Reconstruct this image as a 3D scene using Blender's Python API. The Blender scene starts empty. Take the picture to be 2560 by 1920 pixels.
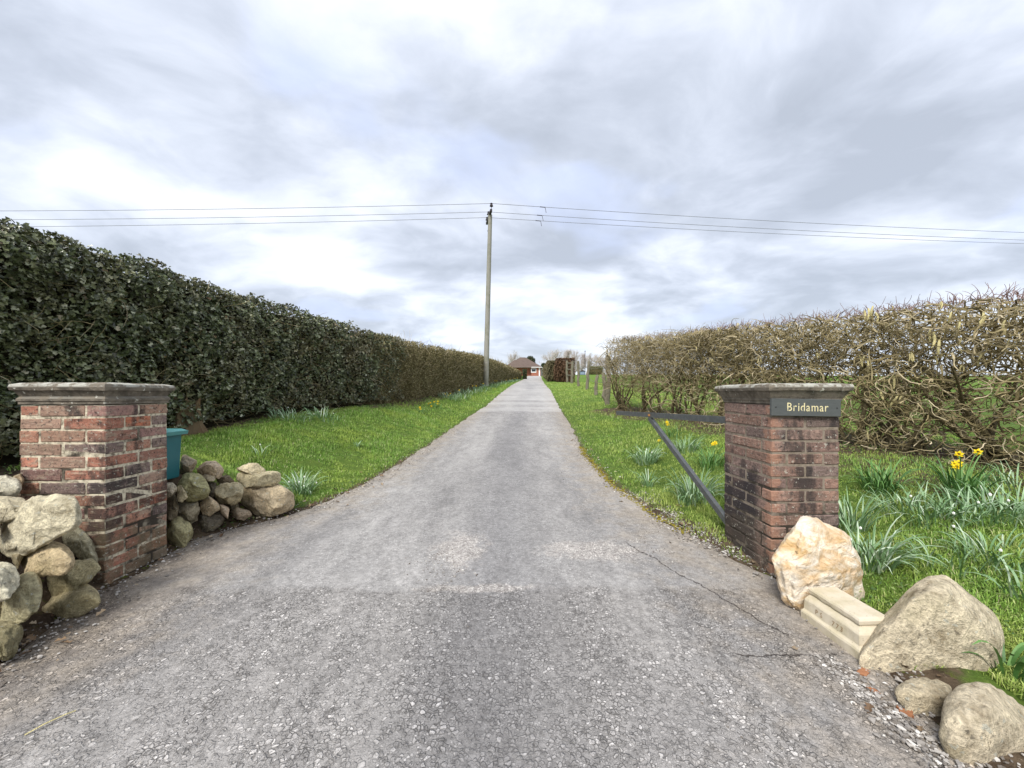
import bpy, bmesh, math, random
import numpy as np
from mathutils import Vector, noise as mnoise
from math import radians, sin, cos, pi

rng = np.random.default_rng(7)
random.seed(7)
scene = bpy.context.scene
COL = scene.collection

# ------------------------------------------------------------------ camera
HC = 1.108            # camera height above the drive at the gate
cam_d = bpy.data.cameras.new("camera")
cam = bpy.data.objects.new("camera", cam_d)
COL.objects.link(cam)
cam.location = (0, 0, HC)
cam.rotation_euler = (radians(90), 0, 0)
cam_d.sensor_width = 36
cam_d.lens = 13.26
cam_d.shift_y = 0.0093
cam_d.clip_start = 0.05
cam_d.clip_end = 3000
scene.camera = cam

# ------------------------------------------------------------------ node helper
class NT:
    def __init__(s, tree):
        s.t = tree; s.n = tree.nodes; s.l = tree.links
    def new(s, typ, **kw):
        nd = s.n.new(typ)
        for k, v in kw.items():
            setattr(nd, k, v)
        return nd
    def put(s, sock, v):
        if v is None: return
        if isinstance(v, bpy.types.NodeSocket): s.l.new(v, sock)
        else:
            try: sock.default_value = v
            except Exception: sock.default_value = (*v, 1.0) if len(v) == 3 else v
    def math(s, op, a, b=None, c=None, clamp=False):
        nd = s.new('ShaderNodeMath', operation=op, use_clamp=clamp)
        s.put(nd.inputs[0], a); s.put(nd.inputs[1], b); s.put(nd.inputs[2], c)
        return nd.outputs[0]
    def noise(s, vec, scale, detail=4, rough=.55, dist=0.0, col=False):
        nd = s.new('ShaderNodeTexNoise')
        s.put(nd.inputs['Vector'], vec); s.put(nd.inputs['Scale'], scale)
        s.put(nd.inputs['Detail'], detail); s.put(nd.inputs['Roughness'], rough); s.put(nd.inputs['Distortion'], dist)
        return nd.outputs['Color' if col else 'Fac']
    def voro(s, vec, scale, feature='F1', out='Distance', rand=1.0):
        nd = s.new('ShaderNodeTexVoronoi', feature=feature)
        s.put(nd.inputs['Vector'], vec); s.put(nd.inputs['Scale'], scale); s.put(nd.inputs['Randomness'], rand)
        return nd.outputs[out]
    def ramp(s, fac, stops):
        nd = s.new('ShaderNodeValToRGB')
        e = nd.color_ramp.elements
        while len(e) < len(stops): e.new(.5)
        for i, (p, c) in enumerate(stops):
            e[i].position = p
            if not hasattr(c, '__len__'): c = (c, c, c)
            e[i].color = (*c, 1)
        s.put(nd.inputs[0], fac)
        return nd.outputs[0]
    def mix(s, f, a, b, mode='MIX'):
        nd = s.new('ShaderNodeMix', data_type='RGBA', blend_type=mode)
        s.put(nd.inputs[0], f); s.put(nd.inputs[6], a); s.put(nd.inputs[7], b)
        return nd.outputs[2]
    def smooth(s, v, lo, hi, a=0.0, b=1.0):
        nd = s.new('ShaderNodeMapRange', interpolation_type='SMOOTHSTEP')
        s.put(nd.inputs['Value'], v); s.put(nd.inputs['From Min'], lo); s.put(nd.inputs['From Max'], hi)
        s.put(nd.inputs['To Min'], a); s.put(nd.inputs['To Max'], b)
        return nd.outputs[0]
    def scalev(s, vec, sc):
        nd = s.new('ShaderNodeMapping'); s.put(nd.inputs['Vector'], vec); nd.inputs['Scale'].default_value = sc
        return nd.outputs[0]
    def pos(s):
        return s.new('ShaderNodeNewGeometry').outputs['Position']
    def objc(s):
        return s.new('ShaderNodeTexCoord').outputs['Object']
    def xyz(s, v):
        nd = s.new('ShaderNodeSeparateXYZ'); s.put(nd.inputs[0], v)
        return nd.outputs
    def bump(s, h, strength=.5, dist=.01, normal=None):
        nd = s.new('ShaderNodeBump'); s.put(nd.inputs['Height'], h)
        nd.inputs['Strength'].default_value = strength; nd.inputs['Distance'].default_value = dist
        s.put(nd.inputs['Normal'], normal)
        return nd.outputs[0]

def mat(name, fn, rough=.8, spec=.3):
    m = bpy.data.materials.new(name); m.use_nodes = True
    N = NT(m.node_tree)
    b = m.node_tree.nodes['Principled BSDF']
    b.inputs['Roughness'].default_value = rough
    b.inputs['Specular IOR Level'].default_value = spec
    r = fn(N)
    if not isinstance(r, dict): r = {'Base Color': r}
    for k, v in r.items(): N.put(b.inputs[k], v)
    return m

# ------------------------------------------------------------------ world and sun
SUN_EL, SUN_AZ = radians(48), radians(-150)     # light comes from behind the camera, a little left
world = bpy.data.worlds.new("World"); scene.world = world; world.use_nodes = True
W = NT(world.node_tree)
for n in list(W.n): W.n.remove(n)
gen = W.new('ShaderNodeTexCoord').outputs['Generated']
sky = W.new('ShaderNodeTexSky', sky_type='NISHITA', sun_disc=False)
sky.sun_elevation = SUN_EL; sky.sun_rotation = radians(210)
gx, gy, gz = W.xyz(gen)
zc = W.math('MAXIMUM', gz, 0.0)
den = W.math('ADD', zc, .22)
cmb = W.new('ShaderNodeCombineXYZ')
W.put(cmb.inputs[0], W.math('DIVIDE', gx, den)); W.put(cmb.inputs[1], W.math('DIVIDE', gy, den)); cmb.inputs[2].default_value = 33.3
cv = cmb.outputs[0]
warp = W.noise(cv, .9, 3, .5, 0, col=True)
vadd = W.new('ShaderNodeVectorMath', operation='MULTIPLY_ADD')
W.put(vadd.inputs[0], warp); vadd.inputs[1].default_value = (.7, .7, .3); W.put(vadd.inputs[2], cv)
c1 = W.noise(W.scalev(vadd.outputs[0], (1.7, 2.1, 1)), 1.0, 8, .50, .15)
c2 = W.noise(W.scalev(cv, (.75, .8, 1)), 1.0, 3, .5, .3)
c3 = W.noise(W.scalev(vadd.outputs[0], (4.6, 5.4, 1)), 1.0, 6, .55, .1)
cc = W.math('ADD', W.math('MULTIPLY', c1, .50), W.math('ADD', W.math('MULTIPLY', c2, .30), W.math('MULTIPLY', c3, .20)))
cloud = W.ramp(cc, [(.39, (.198, .216, .250)), (.455, (.240, .260, .300)), (.505, (.290, .311, .355)), (.545, (.338, .357, .398)), (.585, (.382, .396, .425)), (.64, (.415, .425, .445))])
# thin places where the blue above shows faintly
thin = W.smooth(W.noise(W.scalev(cv, (1.3, 1.5, 1)), 1.0, 4, .5, .2), .55, .66)
cloud = W.mix(W.math('MULTIPLY', thin, .5), cloud, (.275, .315, .43, 1))
hz = W.smooth(gz, .0, .16, 1.0, 0.0)
cloud = W.mix(W.math('MULTIPLY', hz, .4), cloud, (.365, .39, .425, 1))
cl10 = W.mix(1.0, cloud, (10.0, 10.0, 10.0, 1), 'MULTIPLY')
skymix = W.mix(.94, sky.outputs[0], cl10)
bg = W.new('ShaderNodeBackground'); W.put(bg.inputs[0], skymix); bg.inputs[1].default_value = .1
out = W.new('ShaderNodeOutputWorld'); W.l.new(bg.outputs[0], out.inputs[0])

sd = bpy.data.lights.new("sun", 'SUN'); sd.energy = 1.5; sd.angle = radians(22); sd.color = (1, .965, .91)
sun = bpy.data.objects.new("sun", sd); COL.objects.link(sun)
sun.rotation_euler = (radians(90) - SUN_EL, 0, radians(-25))
sun.location = (-3, -6, 10)

vs = scene.view_settings
scene.display_settings.display_device = 'sRGB'
vs.view_transform = 'Standard'; vs.look = 'None'; vs.gamma = 1; vs.exposure = 1.50
vs.use_curve_mapping = False
scene.cycles.max_bounces = 6
scene.cycles.diffuse_bounces = 3
scene.cycles.transparent_max_bounces = 8

# ------------------------------------------------------------------ object helpers
def link(o, parent=None):
    COL.objects.link(o)
    if parent is not None: o.parent = parent
    return o
def tag(o, label=None, cat=None, group=None, kind=None):
    if label: o['label'] = label
    if cat: o['category'] = cat
    if group: o['group'] = group
    if kind: o['kind'] = kind
    return o
def thing(name, loc, label, cat, group=None, rz=0):
    o = bpy.data.objects.new(name, None); o.location = loc; o.rotation_euler = (0, 0, rz); o.empty_display_size = .1
    COL.objects.link(o); return tag(o, label, cat, group)
def mesh_np(name, V, F, m=None, parent=None, smooth=False, attrs=None, world=True):
    """V (n,3); F (k,3|4) array or a list of such; coordinates are world ones, moved into the parent's space."""
    V = np.asarray(V, dtype=np.float32)
    if parent is not None and world:
        V = V - np.array(parent.location, dtype=np.float32)
    me = bpy.data.meshes.new(name)
    Fs = [np.asarray(f) for f in (F if isinstance(F, list) else [F]) if len(f)]
    me.vertices.add(len(V)); me.vertices.foreach_set('co', V.ravel())
    nl = sum(f.size for f in Fs); npoly = sum(len(f) for f in Fs)
    me.loops.add(nl); me.polygons.add(npoly)
    me.loops.foreach_set('vertex_index', np.concatenate([f.ravel() for f in Fs]).astype(np.int32))
    tot = np.concatenate([np.full(len(f), f.shape[1]) for f in Fs]).astype(np.int32)
    st = np.concatenate([[0], np.cumsum(tot)[:-1]]).astype(np.int32)
    me.polygons.foreach_set('loop_start', st)
    me.polygons.foreach_set('use_smooth', np.full(npoly, smooth))
    for k, a in (attrs or {}).items():
        at = me.attributes.new(k, 'FLOAT', 'POINT'); at.data.foreach_set('value', np.asarray(a, dtype=np.float32))
    me.update(calc_edges=True); me.validate()
    if m: me.materials.append(m)
    return link(bpy.data.objects.new(name, me), parent)
def bm_obj(name, bm, m, parent=None, smooth=False):
    me = bpy.data.meshes.new(name); bm.normal_update(); bm.to_mesh(me); bm.free()
    if smooth:
        for p in me.polygons: p.use_smooth = True
    me.materials.append(m)
    return link(bpy.data.objects.new(name, me), parent)
def box(bm, c, s, bev=0.0, rz=0.0):
    r = bmesh.ops.create_cube(bm, size=1)
    vs_ = r['verts']
    for v in vs_:
        x, y, z = v.co.x * s[0], v.co.y * s[1], v.co.z * s[2]
        v.co = (c[0] + x * cos(rz) - y * sin(rz), c[1] + x * sin(rz) + y * cos(rz), c[2] + z)
    if bev > 0:
        es = list({e for v in vs_ for e in v.link_edges})
        bmesh.ops.bevel(bm, geom=es, offset=bev, segments=1, affect='EDGES')
def cyl(bm, p0, p1, r0, r1=None, seg=10):
    p0, p1 = Vector(p0), Vector(p1); r1 = r0 if r1 is None else r1
    d = p1 - p0
    r = bmesh.ops.create_cone(bm, cap_ends=True, segments=seg, radius1=r0, radius2=r1, depth=d.length)
    q = Vector((0, 0, 1)).rotation_difference(d.normalized())
    for v in r['verts']: v.co = q @ v.co + (p0 + p1) / 2

# photograph geometry, used to measure where things stand (source pixels, focal length 943 px)
F_, CX, HY = 943.2, 1280.0, 983.7
def P(x, y, d): return np.array([(x - CX) / F_ * d, d, HC - (y - HY) / F_ * d])
def Z1(x, y): return (x * .4821, 860 + y * .4821)
def Z2(x, y): return (380 + x / 3.317, 1000 + y / 3.317)
def Z4(x, y): return (1860 + x / 2.44, 1240 + y / 2.44)

# ------------------------------------------------------------------ terrain
def sinterp(x, xs, ys):
    """smooth (finite-difference cubic) interpolation"""
    xs = np.asarray(xs, float); ys = np.asarray(ys, float); x = np.clip(np.asarray(x, float), xs[0], xs[-1])
    d = np.diff(ys) / np.diff(xs); m = np.concatenate([[d[0]], (d[1:] + d[:-1]) / 2, [d[-1]]])
    i = np.clip(np.searchsorted(xs, x) - 1, 0, len(xs) - 2)
    h = xs[i + 1] - xs[i]; t = (x - xs[i]) / h
    return ((2*t**3-3*t**2+1)*ys[i] + (t**3-2*t**2+t)*h*m[i] + (-2*t**3+3*t**2)*ys[i+1] + (t**3-t**2)*h*m[i+1])
ZY = [-30, -4, 0, 2.2, 3.6, 5.9, 9.1, 11.8, 16, 20.8, 31, 55, 95, 112, 130, 170, 300, 700, 1500]
ZZ = [-1.0, -.14, -.035, 0, .05, .15, .33, .54, .88, 1.25, 1.87, 3.15, 5.5, 6.6, 7.5, 7.9, 5.0, 0, -10]
LY = [-6, -3, 0, 1.58, 2.1, 2.75, 3.1, 3.5, 4.2, 5.9, 9.1, 11.8, 13.2, 16, 20.8, 31, 55, 95, 110]
LX = [-14, -6.5, -2.6, -2.14, -2.33, -2.38, -2.2, -1.90, -1.70, -1.56, -1.36, -1.12, -.94, -.77, -.46, .10, 1.58, 3.9, 4.8]
RY = [-6, -3, 0, 1.1, 1.45, 1.9, 2.25, 2.75, 3.0, 3.4, 4.3, 5.9, 7.7, 9.35, 11.8, 13.2, 16, 20.8, 31, 55, 95, 110]
RX = [12, 5.5, 1.6, 1.43, 1.50, 1.58, 1.60, 1.42, 1.33, 1.24, 1.15, 1.15, 1.32, 1.45, 1.56, 1.65, 1.83, 2.15, 2.71, 4.39, 7.3, 8.4]
AL = ([-6, 1, 2.8, 3.5, 6, 9.5, 14.4, 22, 35, 60, 90], [.1, .45, .42, .48, .58, .5, .33, .27, .2, .1, 0])
AR = ([-6, 1, 2.5, 4, 7, 11, 20, 40], [.1, .22, .34, .36, .3, .15, .1, 0])
def zp(y): return sinterp(y, ZY, ZZ)
def sstep(t): t = np.clip(t, 0, 1); return t * t * (3 - 2 * t)
def ground_z(x, y):
    x = np.asarray(x, float); y = np.asarray(y, float)
    sl = np.interp(y, LY, LX) - x; sr = x - np.interp(y, RY, RX)
    wl = np.interp(y, [3.0, 3.9], [.26, 1.9])
    e = np.interp(y, *AL) * sstep((sl - .10) / wl) + np.interp(y, *AR) * sstep(sr / 2.4)
    so = np.maximum(sl, sr)
    e = e + np.where(so > 0, .012 * sstep(so / .08), -.06 * sstep(-so / .12))
    e = e + .02 * np.sin(x * 2.1 + 1) * np.sin(y * 1.7) * sstep(so / .6)
    far = sstep((np.abs(x) - 12) / 60)
    return zp(y) + e + far * .6 * np.sin(x * .03 + 1) * np.sin(y * .02)
def gz1(x, y): return float(ground_z(x, y))
def hit(px, py, dmax=140):
    """ground point seen at a source pixel"""
    d = np.concatenate([np.arange(.8, 12, .01), np.arange(12, dmax, .05)])
    X = (px - CX) / F_ * d; Z = HC - (py - HY) / F_ * d
    ok = np.nonzero(Z <= ground_z(X, d))[0]
    i = ok[0] if len(ok) else len(d) - 1
    return np.array([X[i], d[i], float(ground_z(X[i], d[i]))])

# hedge front lines
HLY = [1.2, 2.5, 6, 9.5, 14.4, 22, 31, 45, 62]
HLX = [-4.3, -4.1, -3.75, -3.1, -2.42, -1.68, -1.0, .2, 1.75]
def hl(y): return np.interp(y, HLY, HLX)
def hr(y): return 3.3 + (11.3 - np.asarray(y)) * .2      # hazel hedge centre line

# ------------------------------------------------------------------ materials
def m_ground(N):
    p = N.pos()
    n1 = N.noise(p, .8, 4); n2 = N.noise(p, 9, 5, .6); n3 = N.noise(p, 60, 4, .7)
    fy = N.smooth(N.xyz(p)[1], 9, 30)
    g = N.mix(fy, N.mix(n1, (.075, .125, .022), (.125, .180, .034)), N.mix(n1, (.11, .20, .028), (.19, .28, .045)))
    g = N.mix(N.smooth(n2, .35, .75), g, (.05, .10, .018))
    g = N.mix(N.math('MULTIPLY', N.smooth(n3, .45, .75), .5), g, (.17, .22, .06))
    soil = N.mix(N.smooth(n2, .3, .7), (.055, .038, .026), (.13, .095, .062))
    soil = N.mix(N.smooth(n3, .6, .72), soil, (.30, .25, .18))
    soil = N.mix(N.smooth(N.noise(p, 22, 4), .56, .68), soil, (.09, .11, .02))
    at = N.new('ShaderNodeAttribute', attribute_name='soil').outputs['Fac']
    f = N.smooth(N.math('ADD', at, N.math('MULTIPLY', N.math('SUBTRACT', n2, .5), .7)), .35, .62)
    return {'Base Color': N.mix(f, g, soil), 'Normal': N.bump(N.math('ADD', n3, n2), .8, .02)}
M_GROUND = mat('grass_and_soil', m_ground, .95, .1)

def m_tarmac(N):
    p = N.pos(); x, y, z = N.xyz(p)
    wob = N.noise(p, 3.2, 4, .6)
    big = N.noise(N.scalev(p, (1.5, .34, 1)), 1.15, 4, .55, .3)
    mid = N.noise(p, 6.5, 5, .62)
    fine = N.noise(p, 190, 3, .7)
    # aggregate: larger chips on the older apron before the joint, finer beyond it
    jl = N.math('ADD', y, N.math('MULTIPLY', N.math('SUBTRACT', wob, .5), .35))
    near = N.smooth(jl, 2.08, 2.16, 1.0, 0.0)
    pw = N.new('ShaderNodeVectorMath', operation='MULTIPLY_ADD')
    N.put(pw.inputs[0], N.noise(p, 40, 2, .5, 0, col=True)); pw.inputs[1].default_value = (.018, .018, .018); N.put(pw.inputs[2], p)
    pv = pw.outputs[0]
    va = N.new('ShaderNodeTexVoronoi'); N.put(va.inputs['Vector'], pv); va.inputs['Scale'].default_value = 64
    vb = N.new('ShaderNodeTexVoronoi'); N.put(vb.inputs['Vector'], pv); vb.inputs['Scale'].default_value = 125
    ed = N.voro(pv, 64, 'DISTANCE_TO_EDGE')
    ed2 = N.voro(pv, 125, 'DISTANCE_TO_EDGE')
    chipa = N.xyz(va.outputs['Color'])[0]; chipb = N.xyz(vb.outputs['Color'])[0]
    # tone
    base = N.ramp(big, [(.30, (.262, .252, .244)), (.46, (.318, .305, .293)), (.60, (.368, .353, .337)), (.74, (.42, .402, .382))])
    base = N.mix(N.smooth(mid, .35, .7, 0, .2), base, (.48, .455, .43))
    # twin wheel tracks polished darker along the drive
    cxl = N.math('ADD', N.math('MULTIPLY', N.smooth(y, 4.0, 30.0), 1.45), N.math('MULTIPLY', N.math('SUBTRACT', N.noise(N.scalev(p, (0, .35, 0)), 1, 2), .5), .5))
    ax = N.math('SUBTRACT', x, N.math('SUBTRACT', cxl, .08))
    tr = N.math('ABSOLUTE', N.math('SUBTRACT', N.math('ABSOLUTE', N.math('SUBTRACT', ax, .0)), .0))
    trk = N.smooth(tr, .05, .5, 1.0, 0.0)
    base = N.mix(N.math('MULTIPLY', trk, .5), base, (.215, .210, .212))
    # beige worn edges of the drive
    edge = N.new('ShaderNodeAttribute', attribute_name='edge').outputs['Fac']
    ew = N.smooth(N.math('ADD', edge, N.math('MULTIPLY', N.math('SUBTRACT', mid, .5), .9)), .55, 1.05)
    base = N.mix(N.math('MULTIPLY', ew, .8), base, (.36, .31, .25))
    # brown damp dirt by the piers and walls on the left
    dl = N.math('MULTIPLY', N.smooth(N.math('ADD', x, N.math('MULTIPLY', wob, .8)), -2.0, -1.0, 1.0, 0.0), N.smooth(y, 1.6, 5.0, 1.0, 0.0))
    base = N.mix(N.math('MULTIPLY', dl, .92), base, N.mix(N.smooth(mid, .3, .7), (.17, .138, .108), (.33, .28, .22)))
    # bare stony patches and a shallow crust by the joint
    def patch(px, py, rx, ry):
        a = N.math('DIVIDE', N.math('SUBTRACT', x, px), rx); b = N.math('DIVIDE', N.math('SUBTRACT', y, py), ry)
        r = N.math('SQRT', N.math('ADD', N.math('MULTIPLY', a, a), N.math('MULTIPLY', b, b)))
        return N.smooth(N.math('ADD', r, N.math('MULTIPLY', N.math('SUBTRACT', N.noise(p, 8, 6, .75), .5), 2.6)), .55, 1.15, 1.0, 0.0)
    pt = N.math('MAXIMUM', patch(-.36, 2.62, .20, .28), patch(.58, 2.6, .40, .16))
    pt = N.math('MAXIMUM', pt, patch(-.2, 2.13, .38, .045))
    patchc = N.mix(N.smooth(chipb, .2, .9), (.34, .29, .26), (.74, .69, .62))
    base = N.mix(N.math('MULTIPLY', pt, .45), base, patchc)
    # chips: separate stones of two sizes standing in a finer binder, more of them where the binder has worn
    expo = N.smooth(N.noise(N.scalev(p, (1.5, .7, 1)), 2.6, 5, .62), .34, .60, .30, 1.0)
    expo = N.math('MULTIPLY', expo, N.math('MULTIPLY_ADD', near, .2, .8))
    c2 = N.xyz(va.outputs['Color'])[1]
    ma = N.math('MULTIPLY', N.smooth(c2, .42, .46), N.smooth(ed, .04, .16))
    ma = N.math('MULTIPLY', ma, near)
    mb = N.math('MULTIPLY', N.smooth(N.xyz(vb.outputs['Color'])[1], .38, .44), N.smooth(ed2, .03, .14))
    ca = N.ramp(chipa, [(.0, .80), (.45, 1.08), (.8, 1.38), (.96, 2.0)])
    cb = N.ramp(chipb, [(.0, .82), (.5, 1.08), (.85, 1.35), (.97, 2.1)])
    binder = N.ramp(N.noise(p, 150, 4, .75), [(.3, .62), (.5, .88), (.72, 1.14)])
    k1 = N.mix(N.math('MULTIPLY', mb, .8), binder, cb)
    k1 = N.mix(N.math('MULTIPLY', ma, .95), k1, ca)
    rim = N.math('MULTIPLY', N.math('MULTIPLY', N.smooth(c2, .42, .46), near), N.smooth(ed, .0, .10, 1.0, 0.0))
    k1 = N.mix(N.math('MULTIPLY', rim, .9), k1, (.40, .39, .38, 1))
    chip = N.mix(expo, (.93, .93, .93, 1), k1)
    base = N.mix(1.0, base, N.mix(near, (1, 1, 1, 1), (.90, .89, .88, 1)), 'MULTIPLY')
    col = N.mix(1.0, base, chip, 'MULTIPLY')
    col = N.mix(1.0, col, N.ramp(fine, [(.3, .84), (.7, 1.18)]), 'MULTIPLY')
    col = N.mix(1.0, col, N.ramp(N.noise(p, 30, 5, .8), [(.34, .72), (.5, 1.0), (.66, 1.26)]), 'MULTIPLY')
    col = N.mix(N.smooth(N.noise(p, 19, 6, .8), .63, .70, 0, .6), col, (.56, .53, .50, 1))
    col = N.mix(1.0, col, N.ramp(N.noise(N.scalev(p, (1.6, .8, 1)), 4.5, 6, .68), [(.32, .84), (.66, 1.13)]), 'MULTIPLY')
    # cracks
    def crack(fa, x0, x1, wid, along_y=False):
        u, v = (y, x) if along_y else (x, y)
        off = N.math('MULTIPLY', N.math('SUBTRACT', N.noise(p, 7, 5, .7), .5), .16)
        d = N.math('ABSOLUTE', N.math('SUBTRACT', N.math('ADD', v, off), N.math('MULTIPLY_ADD', u, fa[0], fa[1])))
        g = N.math('MULTIPLY', N.smooth(u, x0, x0 + .05), N.smooth(u, x1 - .05, x1, 1.0, 0.0))
        return N.math('MULTIPLY', N.smooth(d, wid * .3, wid, 1.0, 0.0), g)
    cr = N.math('MAXIMUM', crack((.0, 1.60), .92, 1.42, .007), crack((-.42, 1.98), 1.7, 2.75, .007, True))
    col = N.mix(N.math('MULTIPLY', cr, .8), col, (.045, .035, .03, 1))
    # crumbled white edging where the apron meets the border on the right, with brick red scraps
    re = N.math('ABSOLUTE', N.math('SUBTRACT', x, N.math('MULTIPLY_ADD', y, .02, 1.275)))
    rl = N.math('MULTIPLY', N.smooth(N.math('ADD', re, N.math('MULTIPLY', N.math('SUBTRACT', N.noise(p, 30, 4, .7), .5), .16)), .01, .05, 1.0, 0.0), N.smooth(y, 1.45, 1.6, 1.0, 0.0))
    col = N.mix(N.math('MULTIPLY', rl, .7), col, N.mix(N.smooth(chipb, .35, .6), (.20, .18, .16), (.62, .60, .57)))
    # paler lateral bands on the far drive
    band = N.noise(N.scalev(p, (.18, 1.1, 0)), 1.0, 4, .6)
    col = N.mix(N.math('MULTIPLY', N.smooth(N.math('ADD', y, N.math('MULTIPLY', wob, .3)), 11.8, 12.0), N.smooth(band, .36, .62, .12, .6)), col, (.50, .485, .465, 1))
    hgt = N.math('MULTIPLY', N.math('ADD', N.math('MULTIPLY', ma, 1.3), N.math('MULTIPLY', mb, .6)), expo)
    hgt = N.math('ADD', hgt, N.math('MULTIPLY', fine, .35))
    hgt = N.math('SUBTRACT', hgt, N.math('MULTIPLY', cr, 1.5))
    return {'Base Color': col, 'Normal': N.bump(N.math('ADD', hgt, N.math('MULTIPLY', mid, .8)), .85, .006)}
M_TARMAC = mat('weathered_tarmac', m_tarmac, .9, .2)

def m_brick(N):
    oi = N.new('ShaderNodeObjectInfo'); rnd = oi.outputs['Random']; ocol = oi.outputs['Color']
    p = N.pos(); x, y, z = N.xyz(p)
    col = N.mix(1.0, ocol, N.ramp(rnd, [(0, .72), (.5, 1.0), (1, 1.25)]), 'MULTIPLY')
    a = N.noise(N.scalev(p, (1, 1, 2.2)), 26, 6, .68); b = N.noise(p, 110, 4, .7); c = N.noise(p, 5.5, 4, .6)
    left = N.smooth(x, 0, .1, 1, 0)
    col = N.mix(1.0, col, N.ramp(a, [(.3, .58), (.5, 1.0), (.7, 1.38)]), 'MULTIPLY')
    col = N.mix(N.smooth(N.noise(p, 15, 5, .7, .4), .50, .66, 0, .55), col, N.mix(left, (.13, .10, .085), (.30, .22, .15)))   # clouded face
    col = N.mix(N.smooth(b, .53, .70, 0, .7), col, (.40, .32, .25))      # grit in the face
    col = N.mix(N.smooth(N.noise(p, 62, 4, .7), .56, .64, 0, .85), col, (.035, .028, .026))
    soot = N.smooth(N.math('ADD', N.noise(N.scalev(p, (3.2, 3.2, 1.3)), 1.5, 6, .65), N.smooth(z, .25, .95, .05, -.05)), .50, .61)
    col = N.mix(N.math('MULTIPLY', soot, .80), col, (.032, .028, .027))
    sl_ = N.math('MULTIPLY', N.math('MULTIPLY', N.smooth(y, 2.36, 2.48), N.smooth(x, 1.4, 1.5)), N.math('MULTIPLY', N.smooth(x, 1.60, 1.62, 1, 0), N.smooth(N.math('ADD', z, N.math('MULTIPLY', c, .6)), .78, .98, 1, 0)))
    col = N.mix(N.math('MULTIPLY', sl_, .85), col, (.04, .033, .035))
    # worn bright arris on the drive corner of the right pier
    crn = N.math('MAXIMUM', N.math('ABSOLUTE', N.math('SUBTRACT', x, 1.575)), N.math('ABSOLUTE', N.math('SUBTRACT', y, 2.29)))
    spl = N.smooth(N.math('ADD', crn, N.math('MULTIPLY', N.math('SUBTRACT', N.noise(p, 13, 5, .7), .5), .26)), .02, .06, 1.0, 0.0)
    col = N.mix(N.math('MULTIPLY', spl, .55), col, N.mix(a, (.33, .13, .075), (.50, .30, .20)))
    green = N.smooth(N.math('ADD', N.noise(p, 3.1, 5, .65), N.smooth(z, .0, .55, .26, -.10)), .54, .66)
    col = N.mix(N.math('MULTIPLY', green, N.math('MULTIPLY_ADD', left, .52, .20)), col, N.mix(N.math('ADD', N.math('MULTIPLY', a, .6), N.math('MULTIPLY', b, .4)), (.075, .060, .035), (.25, .20, .125)))
    lich = N.smooth(N.noise(p, 46, 4, .6), .62, .67)
    col = N.mix(N.math('MULTIPLY', lich, .65), col, (.50, .48, .40))
    smear = N.math('MULTIPLY', N.smooth(N.noise(N.scalev(p, (1, 1, 3)), 11, 5, .7), .54, .64), left)
    col = N.mix(N.math('MULTIPLY', smear, .4), col, (.47, .41, .30))
    return {'Base Color': col, 'Normal': N.bump(N.math('ADD', a, N.math('MULTIPLY', b, .5)), .9, .008)}
M_BRICK = mat('old_brick', m_brick, .88, .25)

def m_mortar(N):
    p = N.pos(); x, y, z = N.xyz(p)
    a = N.noise(p, 34, 5, .65); c = N.noise(p, 4.5, 4, .6)
    base = N.mix(N.smooth(x, 0, .1), (.66, .59, .44), (.26, .215, .17))
    col = N.mix(N.smooth(a, .4, .7), base, (.17, .14, .10))
    col = N.mix(N.smooth(N.math('ADD', c, N.smooth(z, 0, .9, .10, -.06)), .48, .62), col, (.055, .046, .036))
    return {'Base Color': col, 'Normal': N.bump(a, .8, .008)}
M_MORTAR = mat('lime_mortar', m_mortar, .95, .1)

def stone_mat(name, tint=True):
    def f(N):
        o = N.new('ShaderNodeObjectInfo').outputs['Color'] 
        p = N.pos()
        a = N.noise(p, 13, 6, .65, .5); b = N.noise(p, 75, 5, .7); c = N.noise(p, 4.2, 4, .6)
        col = N.mix(1.0, o, N.ramp(a, [(.28, (.50, .44, .34)), (.5, (1.05, 1.0, .88)), (.72, (1.50, 1.42, 1.22))]), 'MULTIPLY')
        col = N.mix(1.0, col, N.ramp(b, [(.3, .62), (.7, 1.3)]), 'MULTIPLY')
        col = N.mix(N.smooth(N.noise(p, 24, 5, .7), .60, .68, 0, .6), col, (.07, .06, .045))
        lich = N.smooth(N.noise(p, 34, 3, .5), .64, .68)
        col = N.mix(N.math('MULTIPLY', lich, .65), col, (.50, .50, .42))
        alg = N.smooth(c, .52, .66)
        col = N.mix(N.math('MULTIPLY', alg, .35), col, (.24, .21, .10))
        return {'Base Color': col, 'Normal': N.bump(N.math('ADD', N.math('MULTIPLY', a, 1.3), N.math('MULTIPLY', b, .7)), 1.0, .022)}
    return mat(name, f, .88, .25)
M_STONE = stone_mat('field_stone')
def m_sand(N):
    p = N.pos()
    s = N.noise(N.scalev(p, (1, 1, 2.0)), 5.5, 6, .62, 1.2); b = N.noise(p, 48, 5, .7); c = N.noise(p, 9, 5, .6, .6)
    col = N.ramp(s, [(.30, (.56, .36, .18)), (.42, (.66, .48, .29)), (.50, (.76, .63, .46)), (.60, (.82, .74, .62))])
    col = N.mix(N.smooth(c, .52, .68, 0, .65), col, (.56, .36, .13))
    col = N.mix(N.smooth(b, .62, .72, 0, .45), col, (.28, .16, .07))
    return {'Base Color': col, 'Normal': N.bump(N.math('ADD', N.math('MULTIPLY', c, 1.2), N.math('MULTIPLY', b, .4)), .9, .03)}
M_SAND = mat('golden_sandstone', m_sand, .8, .3)
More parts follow.
